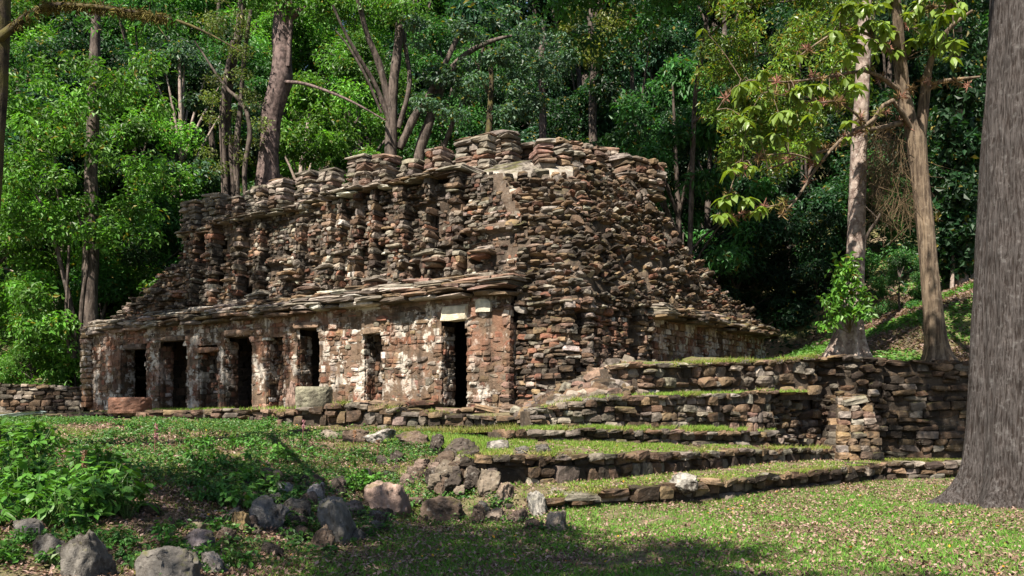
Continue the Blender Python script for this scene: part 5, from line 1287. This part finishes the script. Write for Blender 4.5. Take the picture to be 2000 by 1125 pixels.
# small leafy ground cover on the mound
p = scatter_on(ground, 150000, (-14, 1.0), (7.5, 22), lambda x, y: infr(x, y) * moundness(x, y) * sm(.44, .62, vnoise(x, y, 1.0, 21) * .55 + vnoise(x, y, 3.8, 22) * .45))
ex_ = []
for (rx, ry, rz_, rw) in ROCKPOS:
    if ry > 15 or rng.random() < .35: continue
    for _ in range(int(26 + rw * 60)):
        a_ = rng.uniform(3.6, 5.9); q_ = rw * rng.uniform(.5, .85); xx, yy = rx + math.cos(a_) * q_, ry + rw * .3 + math.sin(a_) * q_ * .8
        ex_.append((xx, yy, g1(xx, yy)))
p = np.concatenate([p, A(ex_)])
n = len(p); p = p + np.stack([np.zeros(n), np.zeros(n), rng.uniform(0, .12, n)], 1); nr = unit(A([0, -.2, 1.]) + rng.normal(0, .45, (n, 3))); d = unit(np.cross(nr, rng.normal(size=(n, 3)))); L = rng.uniform(.03, .085, n)
V, Fc, C = leaves(p, d, nr, L, L * .55, gcol(n, (.045, .125, .022), (.09, .16, .03), .7))
tag(mk('ground_cover', V, Fc, M_HERB, col=C), 'small green weeds carpeting the earth mound', 'ground cover', kind='stuff')
# dry leaf litter
lc = A([(.19, .12, .09), (.25, .17, .13), (.13, .08, .06), (.30, .21, .18), (.09, .055, .042)])
p = scatter_on(ground, 200000, (-9, 13), (7.5, 22), lambda x, y: infr(x, y) * (.26 + .6 * sm(.40, .62, vnoise(x, y, .8, 31) * .6 + vnoise(x, y, 3, 32) * .4) + .55 * np.exp(-(((x + 1.6) / 1.6) ** 2 + ((y - 10.8) / 2.2) ** 2))) * (1 - .15 * moundness(x, y)))
k = ~((p[:, 1] > np.interp(p[:, 0], W1b[:, 0], W1b[:, 1]) + .05) & (p[:, 0] > .5)); p = p[k]
pm = scatter_on(ground, 60000, (-8, .5), (7.5, 15), lambda x, y: infr(x, y) * moundness(x, y) * (1 - sm(.40, .58, vnoise(x, y, 1.0, 21) * .55 + vnoise(x, y, 3.8, 22) * .45))); p = np.concatenate([p, pm])
q = on_strip(W1t, W2b, 2500); q2 = on_strip(W2t + A([0, .1, -.04]), W3cb, 1800); p = np.concatenate([p, q, q2])
n = len(p); p[:, 2] += rng.uniform(.01, .04, n); nr = unit(A([0, 0, 1.]) + rng.normal(0, .35, (n, 3))); d = unit(np.cross(nr, rng.normal(size=(n, 3)))); L = rng.uniform(.025, .07, n)
t = lc[rng.integers(0, 5, n)] * rng.uniform(.7, 1.3, (n, 1)); yk = rng.random(n) < .006; t[yk] = A((.55, .28, .03))
V, Fc, C = leaves(p, d, nr, L, L * .55, t, 'rhomb', .3, -.2)
tag(mk('leaf_litter', V, Fc, M_LITTER, col=C), 'dry brown and pinkish leaves strewn over the grass', 'leaf litter', kind='stuff')
# leaves and weeds on the bank beneath the slanting tree
p = scatter_on(ground, 26000, (9, 17), (26.5, 36), lambda x, y: .8 * np.ones_like(x)); n = len(p); p[:, 2] += rng.uniform(.01, .1, n)
nr = unit(A([0, -.2, 1.]) + rng.normal(0, .4, (n, 3))); d = unit(np.cross(nr, rng.normal(size=(n, 3)))); L = rng.uniform(.07, .17, n)
gm = (vnoise(p[:, 0], p[:, 1], .7, 41) > .5)[:, None]
t = np.where(gm, A(GREEN['bright'])[None], lc[rng.integers(0, 4, n)] * .9) * rng.uniform(.6, 1.3, (n, 1))
V, Fc, C = leaves(p, d, nr, L, L * .5, t)
tag(mk('bank_cover', V, Fc, M_HERB, col=C), 'weeds and fallen leaves on the bank under the slanting tree', 'ground cover', kind='stuff')

# ------------------------------------------------------------------ light, sky, camera
SUN_AZ = A([-.5, -.87]); SUN_AZ = SUN_AZ / np.linalg.norm(SUN_AZ); EL_ = math.radians(54)
sd = Vector((SUN_AZ[0] * math.cos(EL_), SUN_AZ[1] * math.cos(EL_), math.sin(EL_)))
sun = bpy.data.lights.new('sun', 'SUN'); sun.energy = 5.0; sun.angle = math.radians(.5); sun.color = (1, .92, .79)
so = bpy.data.objects.new('sun', sun); COL.objects.link(so); so.rotation_euler = sd.to_track_quat('Z', 'Y').to_euler(); so.location = (-20, -20, 40)
w = bpy.data.worlds.new('World'); scene.world = w; w.use_nodes = True
nt = w.node_tree; bg = nt.nodes['Background']; sky = nt.nodes.new('ShaderNodeTexSky'); sky.sky_type = 'NISHITA'; sky.sun_disc = False
sky.sun_elevation = EL_; sky.sun_rotation = math.atan2(sd.x, sd.y); nt.links.new(sky.outputs[0], bg.inputs[0]); bg.inputs[1].default_value = .05
cam = bpy.data.cameras.new('camera'); co = bpy.data.objects.new('camera', cam); COL.objects.link(co)
co.location = (0, 0, EYE); co.rotation_euler = (math.radians(90), 0, 0)
cam.sensor_fit = 'HORIZONTAL'; cam.sensor_width = 36; cam.lens = 36 * F / 2000; cam.shift_y = (V0 - 562.5) / 2000; cam.clip_start = .1; cam.clip_end = 600
scene.camera = co
scene.view_settings.view_transform = 'Standard'; scene.view_settings.look = 'None'; scene.view_settings.gamma = 1; scene.view_settings.use_curve_mapping = False
scene.view_settings.exposure = 1.5
scene.render.engine = 'CYCLES'
scene.cycles.max_bounces = 5; scene.cycles.diffuse_bounces = 3; scene.cycles.transmission_bounces = 3
